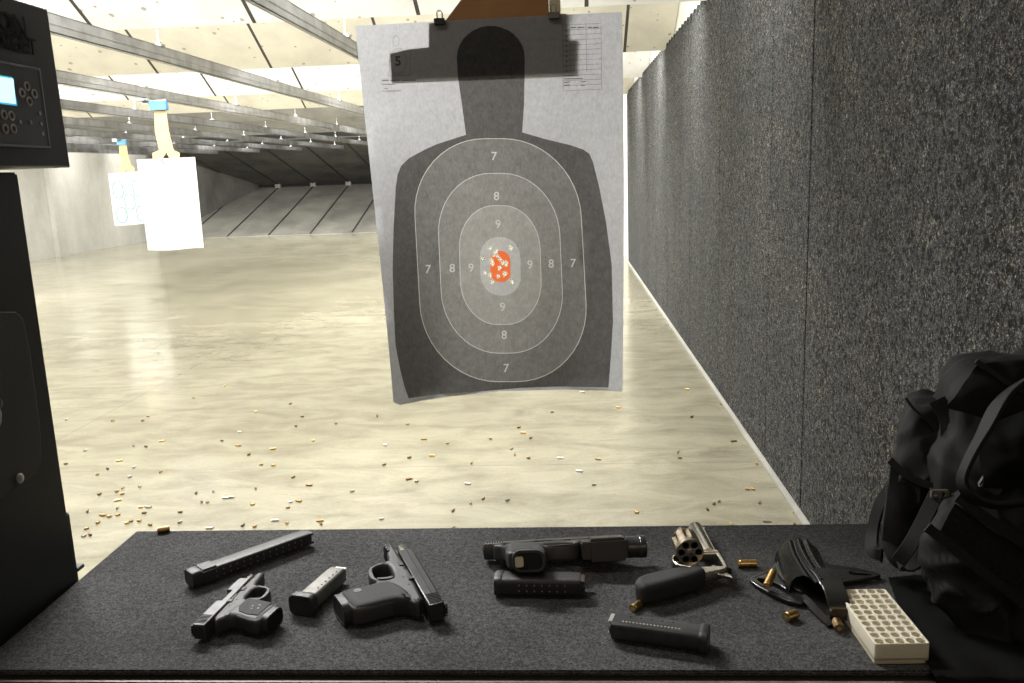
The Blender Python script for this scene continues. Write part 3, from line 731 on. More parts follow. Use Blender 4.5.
# ------------------------------------------------------------------ guns
def sm(pts, it=1): return smoothpoly(pts, it)
def sidebox(bm, u0, u1, v0, v1, w0, w1, bev=0): box(bm, (u0*.001, v0*.001, w0*.001), (u1*.001, v1*.001, w1*.001), bev*.001)
def service_pistol(root, side, k=1., grip=105, kind='full', rk=0.):
    """side: +1 when local +z is the face seen; u forward, v up"""
    G = lambda pts: [(a*k, b) for a, b in pts]
    fr = [(-6, 0), (178*k, 0), (181*k, -4), (180*k, -15)]
    if kind == 'full':
        for i in range(3): u = 176-i*8; fr += [(u, -16), (u-1, -12), (u-4, -12), (u-5, -16)]
    fr += [(124*k+4, -17), (119*k+4, -28), (113*k+4, -46), (103*k+4, -53), (78*k, -54), (66*k, -49), (58, -52), (52, -.62*grip), (44, -grip), (40, -grip-6), (0, -grip+3), (-12, -grip+8),
           (-8, -.7*grip), (1, -.45*grip), (4, -30), (-2, -20), (-14, -13), (-16, -8), (-8, -5)]
    hole = [(70*k, -21), (110*k+2, -21), (114*k+2, -29), (108*k+2, -43), (98*k+2, -48), (80*k, -49), (70*k, -43), (66*k, -33)]
    RK = lambda pts: [(a+rk*min(1, max(0, (-b-30)/(grip-30))) if a < 62 else a, b) for a, b in pts]
    fr = RK(fr)
    f = link('frame', prof([sm(fr), sm(hole)], 25, 5), M['polymer2'] if kind == 'full' else M['polymer2'], root, True)
    # grip swell
    gs = [(60, -28), (63, -46), (53, -.62*grip), (45, -grip+1), (38, -grip-3), (2, -grip+4), (-11, -grip+9), (-7, -.68*grip), (2, -.44*grip), (2, -26), (-8, -14), (20, -12)]
    gs = RK(gs)
    g = link('grip', prof([sm(gs, 2)], 31 if kind != 'small' else 28, 9, res=5), M['stipple'] if kind != 'small' else M['polymer2'], root, True)
    if kind == 'small':
        pn = [(54, -30), (50, -.62*grip), (44, -grip+8), (4, -grip+13), (6, -.6*grip), (14, -34), (30, -27)]
        p2 = link('grip_panel', prof([pn], 1.6, .4, z0=side*14.3), M['stipple'], g, True)
        for a, b in ((30, -50), (24, -62), (34, -60), (22, -52)):
            bm = bm_new(); tube(bm, [(a*.001, b*.001, side*.0148), (a*.001, b*.001, side*.0156)], .0016, 8); link('grip_mark', bm, M['magsteel'], p2)
    else:
        bm = bm_new(); tube(bm, [(.033+rk*.0008, -grip*.001+.020, side*.0148), (.033+rk*.0008, -grip*.001+.020, side*.0158)], .0055, 16); link('frame_pin_boss', bm, M['polymer'], g, True)
    # magazine well: dark opening with a rim
    c = Vector((.0165+rk*.001, (-grip+.5)*.001, 0)); d = Vector((-.13+rk*.008, -1, 0)).normalized(); e = Vector((1, -.16, 0)).normalized(); rr = rrect(.040, .024, .009)
    bm = bm_new(); out = rrect(.047, .031, .012)
    O = [c+d*.009+e*a+Vector((0, 0, b)) for a, b in out]; I = [c+d*.009+e*a+Vector((0, 0, b)) for a, b in rr]; I2 = [p-d*.016 for p in I]; O2 = [p-d*.010 for p in O]
    loft(bm, [O2, O, I, I2], True); link('magazine_well', bm, M['polymer'], g, True)
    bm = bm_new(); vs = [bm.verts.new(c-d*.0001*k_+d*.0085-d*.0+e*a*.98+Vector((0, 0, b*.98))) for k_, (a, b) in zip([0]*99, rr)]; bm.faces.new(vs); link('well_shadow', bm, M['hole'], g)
    # trigger
    link('trigger', prof([[(86*k, -18), (93*k, -18), (92*k, -28), (96*k, -42), (92*k, -43), (86*k, -30)]], 7, 1), M['polymer'], root, True)
    # slide, locked back
    s0 = -30; s1 = 150*k if kind == 'full' else 150*k
    sp = [(s0, 1), (s1, 1), (s1+2, 5), (s1+1, 18), (s1-6, 22)]
    if side > 0 and kind == 'small': sp += [(100*k, 22), (99*k, 13), (58*k, 13), (57*k, 22)]
    sp += [(s0+3, 22), (s0, 19)]
    mat_s = M['slide2'] if kind == 'small' else M['slide']
    s = link('slide', prof([sp], 25, 2), mat_s, root, True)
    bm = bm_new()
    for i in range(7):
        u = s0+5+i*4
        for sg in (-1, 1): box(bm, (u*.001, .004, sg*.0125-.0006), ((u+1.8)*.001, .020, sg*.0125+.0006))
    link('serrations', bm, M['hole'], s)
    bm = bm_new(); sidebox(bm, s0+2, s0+9, 22, 26, -9, 9, 1); rs = link('rear_sight', bm, M['polymer'], s)
    for w_ in (-5.5, 5.5):
        bm = bm_new(); tube(bm, [((s0+2)*.001, .0242, w_*.001), ((s0+1.3)*.001, .0242, w_*.001)], .0013, 8); link('sight_dot', bm, M['tealdot'], rs)
    bm = bm_new(); sidebox(bm, s1-12, s1-7, 22, 26, -2, 2, .6); link('front_sight', bm, M['polymer'], s)
    bm = bm_new(); sidebox(bm, s0-.8, s0+.4, 3, 19, -10, 10, .5); sidebox(bm, s0-1.6, s0, 8, 12, -3, 3, .4); link('slide_back_plate', bm, M['polymer'], s)
    # barrel
    bm = bm_new(); axis_lathe(bm, [(0, .0072), (.001, .0072), ((183*k-s1+10)*.001, .0066), ((184*k-s1+10)*.001, .006), ((184*k-s1+10)*.001, .0044), ((176*k-s1+10)*.001, .0044)], ((s1-10)*.001, .0125, 0), (1, 0, 0), 18)
    link('barrel', bm, M['steel'] if kind != 'glock' else M['slide'], root, True)
    bm = bm_new(); tube(bm, [((s1-4)*.001, .0035, 0), ((s1+26*k)*.001, .0035, 0)], .003, 10); link('guide_rod', bm, M['slide'], root, True)
    # levers on the face seen
    bm = bm_new(); sidebox(bm, 50*k, 84*k, -5, -1, side*12.3-1.3, side*12.3+1.3, .8); sidebox(bm, 50*k, 60*k, -7, 2, side*12.8-1.5, side*12.8+1.5, .8); link('slide_stop', bm, M['slide'], root, True)
    bm = bm_new(); sidebox(bm, 98*k, 112*k, -9, -2, side*12.6-1.4, side*12.6+1.4, .8); link('takedown_lever', bm, M['slide'], root, True)
    for a, b in ((64, -11), (40, -9)):
        bm = bm_new(); tube(bm, [(a*k*.001, b*.001, side*.012), (a*k*.001, b*.001, side*.0131)], .0019, 10); link('frame_pin', bm, M['slide'], root, True)
    if kind == 'full':
        bm = bm_new(); sidebox(bm, -28, 148, 12.5, 13.3, side*12.4-.4, side*12.4+.5); link('slide_groove', bm, M['hole'], s)
    return root
Z0 = MZ
# full size pistol, left face up: local +z looks down, so it is flipped about its long axis
g1 = empty('pistol', 'largest black pistol, slide locked back, muzzle pointing away from the viewer', 'pistol', 'pistols')
del g1['group']
service_pistol(g1, -1, 1., 98, 'full', rk=14)
A = (181, -8, 0); B = (-30, 11, 0)
place2(g1, A, B, at(388, 548, Z0+.022), at(437, 612, Z0+.018), flip=True, lift=.0165)
g2 = empty('pistol', 'small compact grey pistol with short grip and silver barrel tip, below the long extended magazine', 'pistol')
service_pistol(g2, 1, .84, 84, 'small')
place2(g2, (154, 12, 0), (-30, 11, 0), at(252, 577, Z0+.016), at(199, 632, Z0+.016), lift=.0155)
g3 = empty('pistol', 'black pistol with a mounted flashlight, open magazine well facing the viewer', 'pistol')
service_pistol(g3, 1, .95, 98, 'glock', rk=17)
# weapon light on its rail: rests under the dust cover, moves with the gun
bm = bm_new(); box(bm, (.128, -.050, -.017), (.188, -.010, .017), .004); box(bm, (.118, -.046, -.013), (.130, -.014, .013), .002)
wl = link('weapon_light', bm, M['polymer'], g3, True)
bm = bm_new(); axis_lathe(bm, [(0, .013), (.002, .0165), (.018, .0165), (.020, .0172), (.030, .0172), (.031, .016), (.031, .013), (.027, .012)], (.187, -.031, 0), (1, 0, 0), 26); link('light_head', bm, M['bezel'], wl, True)
bm = bm_new(); axis_lathe(bm, [(0, .0168), (.0012, .0174), (.0024, .0168)], (.2075, -.031, 0), (1, 0, 0), 26); link('silver_ring', bm, M['steel'], wl, True)
bm = bm_new(); box(bm, (.134, -.044, .0168), (.182, -.018, .0180), .002); link('side_plate', bm, M['bezel'], wl, True)
bm = bm_new(); box(bm, (-.002, -.012, -.009), (.03, -.0965, .006)); bm.free()
bm = bm_new(); vs = rrect(.012, .015, .003); bmv = [bm.verts.new((.020+a, -.1085, b)) for a, b in vs]; bm.faces.new(bmv); bmesh.ops.recalc_face_normals(bm, faces=bm.faces); link('lit_well_patch', bm, M['trayin'], g3)  # pale patch painted for the light showing through the magazine well
place2(g3, (-30, 11, 0), (217, -31, 0), at(484, 552, Z0+.016), at(645, 547, Z0+.028), lift=.0205, tilt=-16)

# revolver
g4 = empty('revolver', 'stainless steel revolver with swung out cylinder and black rubber grip', 'revolver')
fr = [(-4, 14), (2, 17), (52, 16), (60, 14), (60, -20), (57, -30), (52, -38), (50, -50), (42, -58), (24, -60), (12, -55), (8, -46), (3, -34), (-8, -40), (-22, -60), (-32, -56), (-22, -30), (-13, -8), (-9, 4)]
win = [(5, 9), (47, 9), (47, -24), (5, -24)]
tgh = [(16, -33), (44, -33), (45, -46), (38, -54), (25, -55), (15, -49), (11, -40)]
f4 = link('frame', prof([sm(fr), win, sm(tgh)], 15, 3), M['stainless'], g4, True)
bm = bm_new(); axis_lathe(bm, [(0, .0105), (.006, .0108), (.098, .0102), (.1, .0095), (.1, .0052), (.09, .005)], (.056, 0, 0), (1, 0, 0), 22); br = link('barrel', bm, M['stainless'], g4, True)
link('underlug', prof([sm([(58, -4), (150, -4), (152, -9), (140, -17), (60, -18)])], 11, 3), M['stainless'], br, True)
link('top_rib', prof([[(56, 6), (154, 6), (154, 11), (150, 12), (148, 15), (141, 12.5), (56, 12.5)]], 6, 1), M['stainless'], br, True)
bm = bm_new(); sidebox(bm, -2, 10, 15, 20, -6, 6, 1); link('rear_sight', bm, M['slide'], f4)
# rubber grip
gp = [(2, -30), (-8, -34), (-6, -52), (-14, -72), (-22, -92), (-32, -104), (-50, -106), (-64, -98), (-58, -78), (-44, -52), (-30, -30), (-22, -20), (-12, -20), (-4, -27)]
gp = [(a-.04*min(0, b+30)*-1, b*1.16 if b < -30 else b) for a, b in gp]
gr = link('rubber_grip', prof([sm(gp, 2)], 31, 9, res=5), M['stipple'], g4, True)
bm = bm_new(); tube(bm, [(-.050, -.104, -.0150), (-.050, -.104, -.0140)], .0035, 14); link('grip_medallion', bm, M['brass'], gr, True)
link('hammer', prof([sm([(-6, 8), (-12, 14), (-22, 18), (-26, 15), (-18, 10), (-14, 0), (-8, -6), (-3, -2)])], 6, 1.5), M['stainless'], g4, True)
link('trigger', prof([sm([(28, -33), (35, -33), (36, -42), (31, -52), (28, -51), (30, -42)])], 6, 1.5), M['stainless'], g4, True)
bm = bm_new(); axis_lathe(bm, [(0, .0075), (.003, .0078), (.004, .007)], (.0005+.003, -.003, 0), (1, 0, 0), 18); link('recoil_shield', bm, M['stainless'], f4, True)
# cylinder on its crane, swung to the gun's left (local -z)
cyc = Vector((.012, -.036, -.025))
bm = bm_new(); n = 48
def flute(a, u):
    # six shallow flutes on the front two thirds
    w = (a*6/(2*PI)) % 1; d = max(0, 1-abs(w-.5)/.22)
    return .0195-(.0028*math.sqrt(d) if .012 < u < .043 else 0)
rings = []
for u in (0, .001, .0115, .0125, .030, .040, .0415):
    rings.append([cyc+Vector((u, math.cos(2*PI*k_/n)*(flute(2*PI*k_/n, u) if u not in (0,) else .0185), math.sin(2*PI*k_/n)*(flute(2*PI*k_/n, u) if u not in (0,) else .0185))) for k_ in range(n)])
loft(bm, rings[1:], False)
bm.verts.ensure_lookup_table()
cy = link('cylinder', bm, M['stainless2'], g4, True)
# rear and front faces with six bored chambers
def cylface(u, mat, nm):
    spl = [circ(0, 0, 19.3, 48)]+[circ(12.2*math.cos(PI/6+PI/3*i), 12.2*math.sin(PI/6+PI/3*i), 4.9, 20) for i in range(6)]
    me = prof(spl, 1.2, .2); me.transform(Matrix.Translation(cyc+Vector((u, 0, 0))) @ Matrix.Rotation(PI/2, 4, 'Y')); return link(nm, me, mat, cy, True)
cylface(.001, M['stainless2'], 'rear_face'); cylface(.041, M['stainless2'], 'front_face')
for i in range(6):
    a = PI/6+PI/3*i; o_ = cyc+Vector((0.0012, 12.2e-3*math.sin(a), -12.2e-3*math.cos(a)))
    bm = bm_new(); s_ = 16; r1 = [bm.verts.new(o_+Vector((0, .0049*math.cos(2*PI*q/s_), .0049*math.sin(2*PI*q/s_)))) for q in range(s_)]; r2 = [bm.verts.new(v.co+Vector((.036, 0, 0))) for v in r1]
    for q in range(s_): bm.faces.new((r1[q], r2[q], r2[(q+1) % s_], r1[(q+1) % s_]))
    bm.faces.new(r2); link('chamber', bm, M['slide'], cy, True)
bm = bm_new(); axis_lathe(bm, [(0, .0052), (.0012, .0052), (.0016, .002)], tuple(cyc+Vector((.0003, 0, 0))), (-1, 0, 0), 6); link('extractor_star', bm, M['stainless'], cy, True)
bm = bm_new(); axis_lathe(bm, [(0, .0042), (.028, .0042), (.029, .005), (.036, .005), (.037, .004)], tuple(cyc+Vector((.0415, 0, 0))), (1, 0, 0), 14); link('ejector_rod', bm, M['steel'], cy, True)
bm = bm_new(); tube(bm, [(.0565, -.017, -.002), (.0565, -.018, -.012), (.0575, -.023, -.022), tuple(cyc+Vector((.0425, -.001, .002)))], [.006, .006, .0055, .005], 10)
tube(bm, [tuple(cyc+Vector((.0425, 0, 0))), tuple(cyc+Vector((.040, 0, 0)))], .008, 16); link('crane', bm, M['stainless'], g4, True)
place2(g4, (155, 0, 0), (-20, 16, 0), at(695, 523, Z0+.024), at(732, 577, Z0+.018), flip=True, lift=.0165)

# ------------------------------------------------------------------ magazines
def magazine(root, L, W, T, mat, base, curve=0, dots=None, rnd=None, lipmat=None):
    """x from base plate (0) to feed lips (L), y front(+)/spine(-), z thickness; mm; centred in z"""
    r = min(W, T)*.22; rings = []
    for i in range(9):
        x = 3+(L-3)*i/8; cz = curve*(i/8)**2
        sc_ = 1 if i < 8 else .96
        rings.append([(x*.001, (a*sc_+cz)*.001, b*sc_*.001) for a, b in rrect(W, T, r, 4)])
    rings.append([((L+1)*.001, (a*.8+curve-2)*.001, b*.6*.001) for a, b in rrect(W, T, r, 4)])
    bm = bm_new(); loft(bm, rings); body = link('body', bm, mat, root, True)
    bw, bt, bl = base
    bm = bm_new(); rg = []
    for x, s_ in ((-bl, .93), (-bl+1, .98), (-1, 1), (3, 1), (4, .97)):
        rg.append([(x*.001, a*s_*.001+.001, b*s_*.001) for a, b in rrect(bw, bt, min(bw, bt)*.3, 5)])
    loft(bm, rg); link('base_plate', bm, M['polymer'], root, True)
    # feed lips: two curled side rails and the follower between
    bm = bm_new()
    for s_ in (-1, 1): box(bm, ((L-4)*.001, (-W*.45+curve)*.001, (s_*T*.34-T*.09)*.001), ((L+6)*.001, (W*.20+curve)*.001, (s_*T*.34+T*.09)*.001), .001)
    link('feed_lips', bm, lipmat or mat, root, True)
    bm = bm_new(); box(bm, ((L-3)*.001, (-W*.30+curve)*.001, -T*.22*.001), ((L+3.5)*.001, (W*.38+curve)*.001, T*.22*.001), .0015); link('follower', bm, M['orange'] if False else M['polymer2'], root, True)
    if dots:
        for (x, y_, z_, nrm, dm) in dots:
            bm = bm_new(); n_ = Vector(nrm); p = Vector((x, y_, z_))*.001; tube(bm, [p-n_*.0004, p+n_*.0005], .0013, 8); link('witness_hole', bm, dm, root, True)
    return root
# long extended magazine, spine to the viewer
m1 = empty('magazine', 'long extended black magazine with tiny holes, at the rear left of the mat', 'magazine')
L = 212; dots = [(28+i*12.5, -16.3, z, (0, -1, 0), M['dot']) for i in range(14) for z in (4.5, -4.5)]
magazine(m1, L, 32, 23, M['polymer'], (35, 28, 14), 0, dots)
bm = bm_new(); box(bm, (.002, -.0168, -.0135), (.034, .018, .0135), .004); link('base_sleeve', bm, M['polymer'], m1, True)
place2(m1, (-14, 0, 0), (L+4, 0, 0), at(189, 580, Z0+.013), at(309, 537, Z0+.013), lift=.0145)
m2 = empty('magazine', 'short grey steel magazine with thick black base, between the compact and the large pistol', 'magazine')
dots = [(26+i*11, -7, 12.2, (0, 0, 1), M['hole']) for i in range(6)]
magazine(m2, 96, 30, 24, M['magsteel'], (43, 33, 11), 0, dots, lipmat=M['tealdot'])
place2(m2, (-9, 0, 0), (100, 0, 0), at(302, 605, Z0+.016), at(339, 571, Z0+.018), lift=.0148)
m3 = empty('magazine', 'black magazine with two rows of brassy holes, before the pistol with flashlight', 'magazine')
dots = [(28+i*10.5, -16.3, z, (0, -1, 0), M['dot']) for i in range(7) for z in (5.2, -3.4)]
magazine(m3, 112, 32, 25, M['polymer'], (36, 27, 7), 0, dots)
bm = bm_new(); axis_lathe(bm, [(0, .0045), (.012, .0045), (.017, .0032), (.019, .001)], (.104, .011, .002), Vector((.92, .38, 0)), 14); link('top_round', bm, M['copper'], m3, True)
place2(m3, (-7, -2, 0), (118, -2, 0), at(495, 585, Z0+.013), at(585, 586, Z0+.013), lift=.0148)
m4 = empty('magazine', 'dark steel magazine with a row of silver ridges along its edge, nearest the bench front', 'magazine')
dots = [(30+i*4.6, 6.5, 12.2, (0, 0, 1), M['tealdot']) for i in range(17)]
magazine(m4, 118, 33, 24, M['magdark'], (40, 29, 7), 0, dots, lipmat=M['tealdot'])
for i in range(5):
    bm = bm_new(); tube(bm, [((40+i*14)*.001, -.008, .0119), ((40+i*14)*.001, -.008, .0123)], .0014, 8); link('witness_hole', bm, M['hole'], m4)
place2(m4, (-7, 0, 0), (124, 0, 0), at(709, 638, Z0+.016), at(609, 626, Z0+.014), lift=.0148, flip=False)

# ------------------------------------------------------------------ cartridge cases
def case_bm(L=.019, r=.0049, bullet=False):
    bm = bm_new(); pr = [(0, r*.6), (0, r), (.0012, r), (.0014, r*.86), (.0022, r*.86), (.003, r*.985), (L, r*.97)]
    if not bullet: pr += [(L, r*.86), (L-.008, r*.80), (L-.008, 0)]
    else: pr += [(L, r*.93), (L+.004, r*.88), (L+.008, r*.6), (L+.0095, r*.25), (L+.0098, 0)]
    axis_lathe(bm, pr, (0, 0, 0), (1, 0, 0), 16); return bm
def lone_case(px, py, z, ang, label, L=.022, r=.0056, mat='brass', bullet=False, pitch=0, name='cartridge_case', cat='cartridge case', cen=True):
    t = link(name, case_bm(L, r, False), M[mat], None, True); t['label'] = label; t['category'] = cat
    bm = bm_new(); axis_lathe(bm, [(0, r*.42), (.0004, r*.42), (.0004, 0)], (.0, 0, 0), (-1, 0, 0), 12); link('primer', bm, M['nickel'], t)
    if bullet:
        bm = bm_new(); axis_lathe(bm, [(L-.001, r*.92), (L+.004, r*.88), (L+.008, r*.6), (L+.0095, r*.25), (L+.0098, 0)], (0, 0, 0), (1, 0, 0), 16); link('bullet', bm, M['copper'], t, True)
    p = at(px, py, z); d = Vector((math.cos(ang)*math.cos(pitch), math.sin(ang)*math.cos(pitch), math.sin(pitch)))
    R_ = d.to_track_quat('X', 'Z').to_matrix().to_4x4()
    t.matrix_world = Matrix.Translation(p-d*(L/2 if cen else 0)) @ R_
    return t
lone_case(163.5, 529.5, Z0+.0057, .45, 'empty dark brass case at the rear left corner of the bench mat', .019, .0055, 'brassdk')
lone_case(747, 563.5, Z0+.0059, .04, 'single brass case lying right of the revolver hammer', .026, .0057, 'brass')
lone_case(636, 606, Z0+.0052, .9, 'brass round with copper tip between revolver grip and the steel magazine', .017, .0050, 'brass', True, name='cartridge', cat='cartridge')
lone_case(770, 579, Z0+.020, 1.0, 'brass round leaning up on the left holster wing', .028, .0054, 'brass', False, .35, name='cartridge', cat='cartridge')
lone_case(791, 615.5, Z0+.0062, .55, 'brass case on the mat in front of the holster', .018, .0060, 'brass')
lone_case(838, 625, Z0+.0062, 1.45, 'brass case seen end on below the holster thumb strap', .018, .0060, 'brassdk')

# ------------------------------------------------------------------ cartridge tray
ty = empty('cartridge_tray', 'empty cream plastic fifty-hole cartridge tray', 'ammunition tray')
TW, TL_, TH = 61, 129, 25
holes = [circ(-TW/2+7.3+i*11.6, -TL_/2+6.5+j*12.9, 5.0, 16) for i in range(5) for j in range(10)]
me = prof([[(a, b) for a, b in rrect(TW, TL_, 3, 3)]]+holes, TH-4, .8, z0=TH/2+2); link('honeycomb_block', me, M['tray'], ty, True, 50)
me = prof([rrect(TW, TL_, 3, 3)], 8, .8, z0=4); link('floor_plate', me, M['trayin'], ty, True)
tp = [at(838.5, 588, Z0+.025), at(883, 591, Z0+.025), at(930.5, 646.5, Z0+.025), at(875.5, 642, Z0+.025)]
fa = (tp[0]+tp[1])/2; fb = (tp[2]+tp[3])/2
place2(ty, (0, TL_/2, 0), (0, -TL_/2, 0), fa, fb, lift=.0002)
bm = bm_new(); box(bm, (-.0268, -.0643, .004), (.0268, .0643, .0235)); bm.free()

# ------------------------------------------------------------------ holster
hs = empty('holster', 'moulded glossy black leather pancake holster', 'holster', loc=(0, 0, 0))
hb = (at(797, 548, Z0+.01)+Vector((0, 0, 0))); hn = at(836, 622, Z0+.02)
ax = (hb-hn); ax.z = 0; HL = ax.length; ax.normalize()
hang = math.atan2(ax.y, ax.x)-PI/2
# local: y from mouth (0) to muzzle end (HL); body is a moulded dome
def dome(x, yv, w, h):
    t = x/w
    base = h*max(0, 1-abs(t)**2.2)**.7
    rid = 0
    for c_, s_, a_ in ((-.44, .13, .13), (-.04, .12, .11), (.34, .12, .10)):
        rid += a_*math.exp(-((t-c_)/s_)**2)
    for c_, s_, a_ in ((-.24, .07, .05), (.16, .07, .05), (.55, .07, .03)):
        rid -= a_*math.exp(-((t-c_)/s_)**2)
    return base+h*rid*(1-abs(t)**3)
bm = bm_new(); nx, ny = 72, 48; g = []
for j in range(ny+1):
    v = j/ny; yv = .072+v*.152
    w = .036-.003*v; w *= (1 if v < .9 else math.sqrt(max(.12, 1-((v-.9)/.1)**2*.75)))
    h = (.034-.003*v)*(1 if v < .86 else math.sqrt(max(.02, 1-((v-.86)/.14)**2*.97)))
    cxo = -.006*math.sin(v*3)
    g.append([bm.verts.new((cxo+w*(-1+2*i/nx), yv, .003+dome(w*(-1+2*i/nx), yv, w, h))) for i in range(nx+1)])
for j in range(ny):
    for i in range(nx):
        v = j/ny; t = -1+2*(i+.5)/nx
        # the scalloped mouth: cut back on both sides of the thumb strap
        if v < .20-(t+.75)**2*1.2 and t < -.38: continue
        if v < .24 and t > .45: continue
        bm.faces.new((g[j][i], g[j][i+1], g[j+1][i+1], g[j+1][i]))
for v in list(bm.verts):
    if not v.link_faces: bm.verts.remove(v)
bmesh.ops.solidify(bm, geom=bm.faces[:], thickness=.0028)
link('moulded_pouch', bm, M['leather'], hs, True, 60)
# inner lining plate underneath (back leather)
me = prof([sm([(-22, 74), (-14, 52), (-3, 26), (20, 30), (34, 80), (36, 130), (26, 212), (-24, 212), (-36, 150)])], 3, .8, z0=2); link('back_leather', me, M['leather'], hs, True)
# wings with belt slots
lw = sm([(-26, 196), (-38, 190), (-48, 166), (-70, 150), (-82, 138), (-82, 126), (-64, 98), (-42, 74), (-24, 68), (-10, 84), (-14, 190)], 1)
ls = sm([(-72, 130), (-68, 138), (-52, 130), (-36, 104), (-36, 92), (-50, 98)], 1)
me = prof([lw, ls], 5.5, 2., z0=5); w1 = link('left_wing', me, M['leather'], hs, True)
me = prof([sm([(-26, 190), (-36, 184), (-44, 160), (-40, 130), (-28, 96), (-18, 90), (-16, 180)], 1)], 5, 1.8, z0=10); link('edge_welt', me, M['leather'], w1, True)
rw = sm([(22, 192), (38, 184), (64, 178), (94, 164), (98, 154), (86, 146), (64, 138), (46, 132), (28, 122), (14, 140), (14, 190)], 1)
rs_ = sm([(56, 164), (80, 159), (88, 155), (78, 152), (58, 152)], 1)
me = prof([rw, rs_], 5, 1.8, z0=5); w2 = link('right_wing', me, M['leather'], hs, True)
for pl, z_, par in (([(-42, 80), (-60, 100), (-77, 126), (-78, 136), (-66, 146), (-47, 160)], 8.2, w1), ([(38, 178), (62, 172), (88, 161), (92, 155)], 8, w2)):
    bm = bm_new()
    for a, b in zip(pl, pl[1:]):
        n_ = max(1, int(math.hypot(b[0]-a[0], b[1]-a[1])/3.4))
        for i in range(n_):
            u0 = i/n_; u1 = (i+.6)/n_
            tube(bm, [((a[0]+(b[0]-a[0])*u)*.001, (a[1]+(b[1]-a[1])*u)*.001, z_*.001) for u in (u0, u1)], .00045, 5)
    link('stitching', bm, M['thread'], par)
# thumb strap bent over the mouth
def ribbon(bm, path, wid, th, wdir=None):
    rings = []
    for i, p in enumerate(path):
        p = Vector(p); t = (Vector(path[min(i+1, len(path)-1)])-Vector(path[max(i-1, 0)])).normalized()
        wv = Vector(wdir[i] if isinstance(wdir, list) else wdir); wv = (wv-t*wv.dot(t)).normalized(); n_ = t.cross(wv)
        w_ = wid[i] if isinstance(wid, list) else wid
        rings.append([p+wv*a*w_+n_*b*th for a, b in ((.5, -.3), (.5, .3), (.47, .5), (-.47, .5), (-.5, .3), (-.5, -.3), (-.47, -.5), (.47, -.5))])
    loft(bm, rings)
def cr(pts, n=6):                       # smooth path through points
    pts = [Vector(p) for p in pts]; o = []
    for i in range(len(pts)-1):
        a = pts[max(i-1, 0)]; b = pts[i]; c = pts[i+1]; d = pts[min(i+2, len(pts)-1)]
        for k in range(n):
            t = k/n; o.append(.5*((2*b)+(c-a)*t+(2*a-5*b+4*c-d)*t*t+(3*b-a-3*c+d)*t*t*t))
    return o+[pts[-1]]
bm = bm_new(); ribbon(bm, cr([(0.004, .105, .0375), (.008, .085, .0385), (.010, .062, .036), (.012, .044, .028), (.013, .034, .016), (.013, .032, .005)]), [.030]*12+[.027]*20, .0035, (1, 0, 0))
ts = link('thumb_strap', bm, M['leather'], hs, True)
bm = bm_new(); box(bm, (.003, .0300, .010), (.023, .0345, .021), .001, M4=Matrix.Identity(4)); link('worn_patch', bm, M['leatherb'], ts, True)
bm = bm_new(); ribbon(bm, cr([(-.022, .090, .006), (-.017, .072, .008), (-.012, .052, .007), (-.004, .030, .005), (.0, .022, .003)]), .010, .003, (.7, .7, .3)); link('mouth_edge', bm, M['leather'], hs, True)
hs.matrix_world = Matrix.Translation(Vector((hn.x, hn.y, MZ))) @ Matrix.Rotation(hang, 4, 'Z')

# ------------------------------------------------------------------ spent cases on the floor
Apx = [(18,112),(250,103),(235,115),(380,50),(468,16),(655,67),(557,89),(689,104),(902,102),(988,125),(72,200),(209,187),(244,189),(286,174),(460,172),(511,147),(510,186),(602,196),(671,131),(720,172),(925,184),(165,229),(210,248),(16,238),(135,252),(105,268),(537,212),(572,240),(607,242),(922,240),(993,220),(198,275),(286,261),(663,276),(226,303),(162,316),(178,307),(177,323),(112,324),(160,342),(387,321),(436,317),(556,308),(712,299),(831,316),(989,282),(1014,288),(403,346),(419,347),(467,335),(490,333),(547,353),(655,346),(675,343),(648,362),(78,373),(163,364),(229,361),(255,361),(239,377),(125,384),(140,388),(165,383),(342,375),(108,405),(190,406),(201,401),(225,400),(256,412),(341,404),(75,422),(85,440),(68,443),(520,413),(554,416),(607,399),(645,407),(735,400),(742,409),(914,394),(421,421),(149,116),(785,123)]
Bpx = [(18,107),(61,144),(116,154),(23,188),(81,184),(175,203),(18,241),(40,247),(162,252),(203,289),(172,300),(129,318),(130,360),(216,361),(262,293),(220,143),(271,168),(280,182),(290,115),(298,128),(319,141),(313,190),(371,78),(394,190),(442,30),(480,192),(434,221),(530,66),(473,255),(577,322),(698,22),(712,89),(678,176),(683,190),(811,149),(870,204),(848,266),(861,266),(765,301),(778,296),(750,315),(807,352),(877,299),(899,344),(963,323),(961,353),(783,58)]
spots = [(60+a/2.844, 380+b/2.844) for a, b in Apx]+[(400+a/2.438, 380+b/2.438) for a, b in Bpx]
long_ = {(712,299),(490,333),(675,343),(607,399),(602,196),(602,196),(735,400),(162,252),(530,66),(480,192),(434,221),(255,361),(298,128),(61,144),(286,174)}
rg = random.Random(3); protos = {}
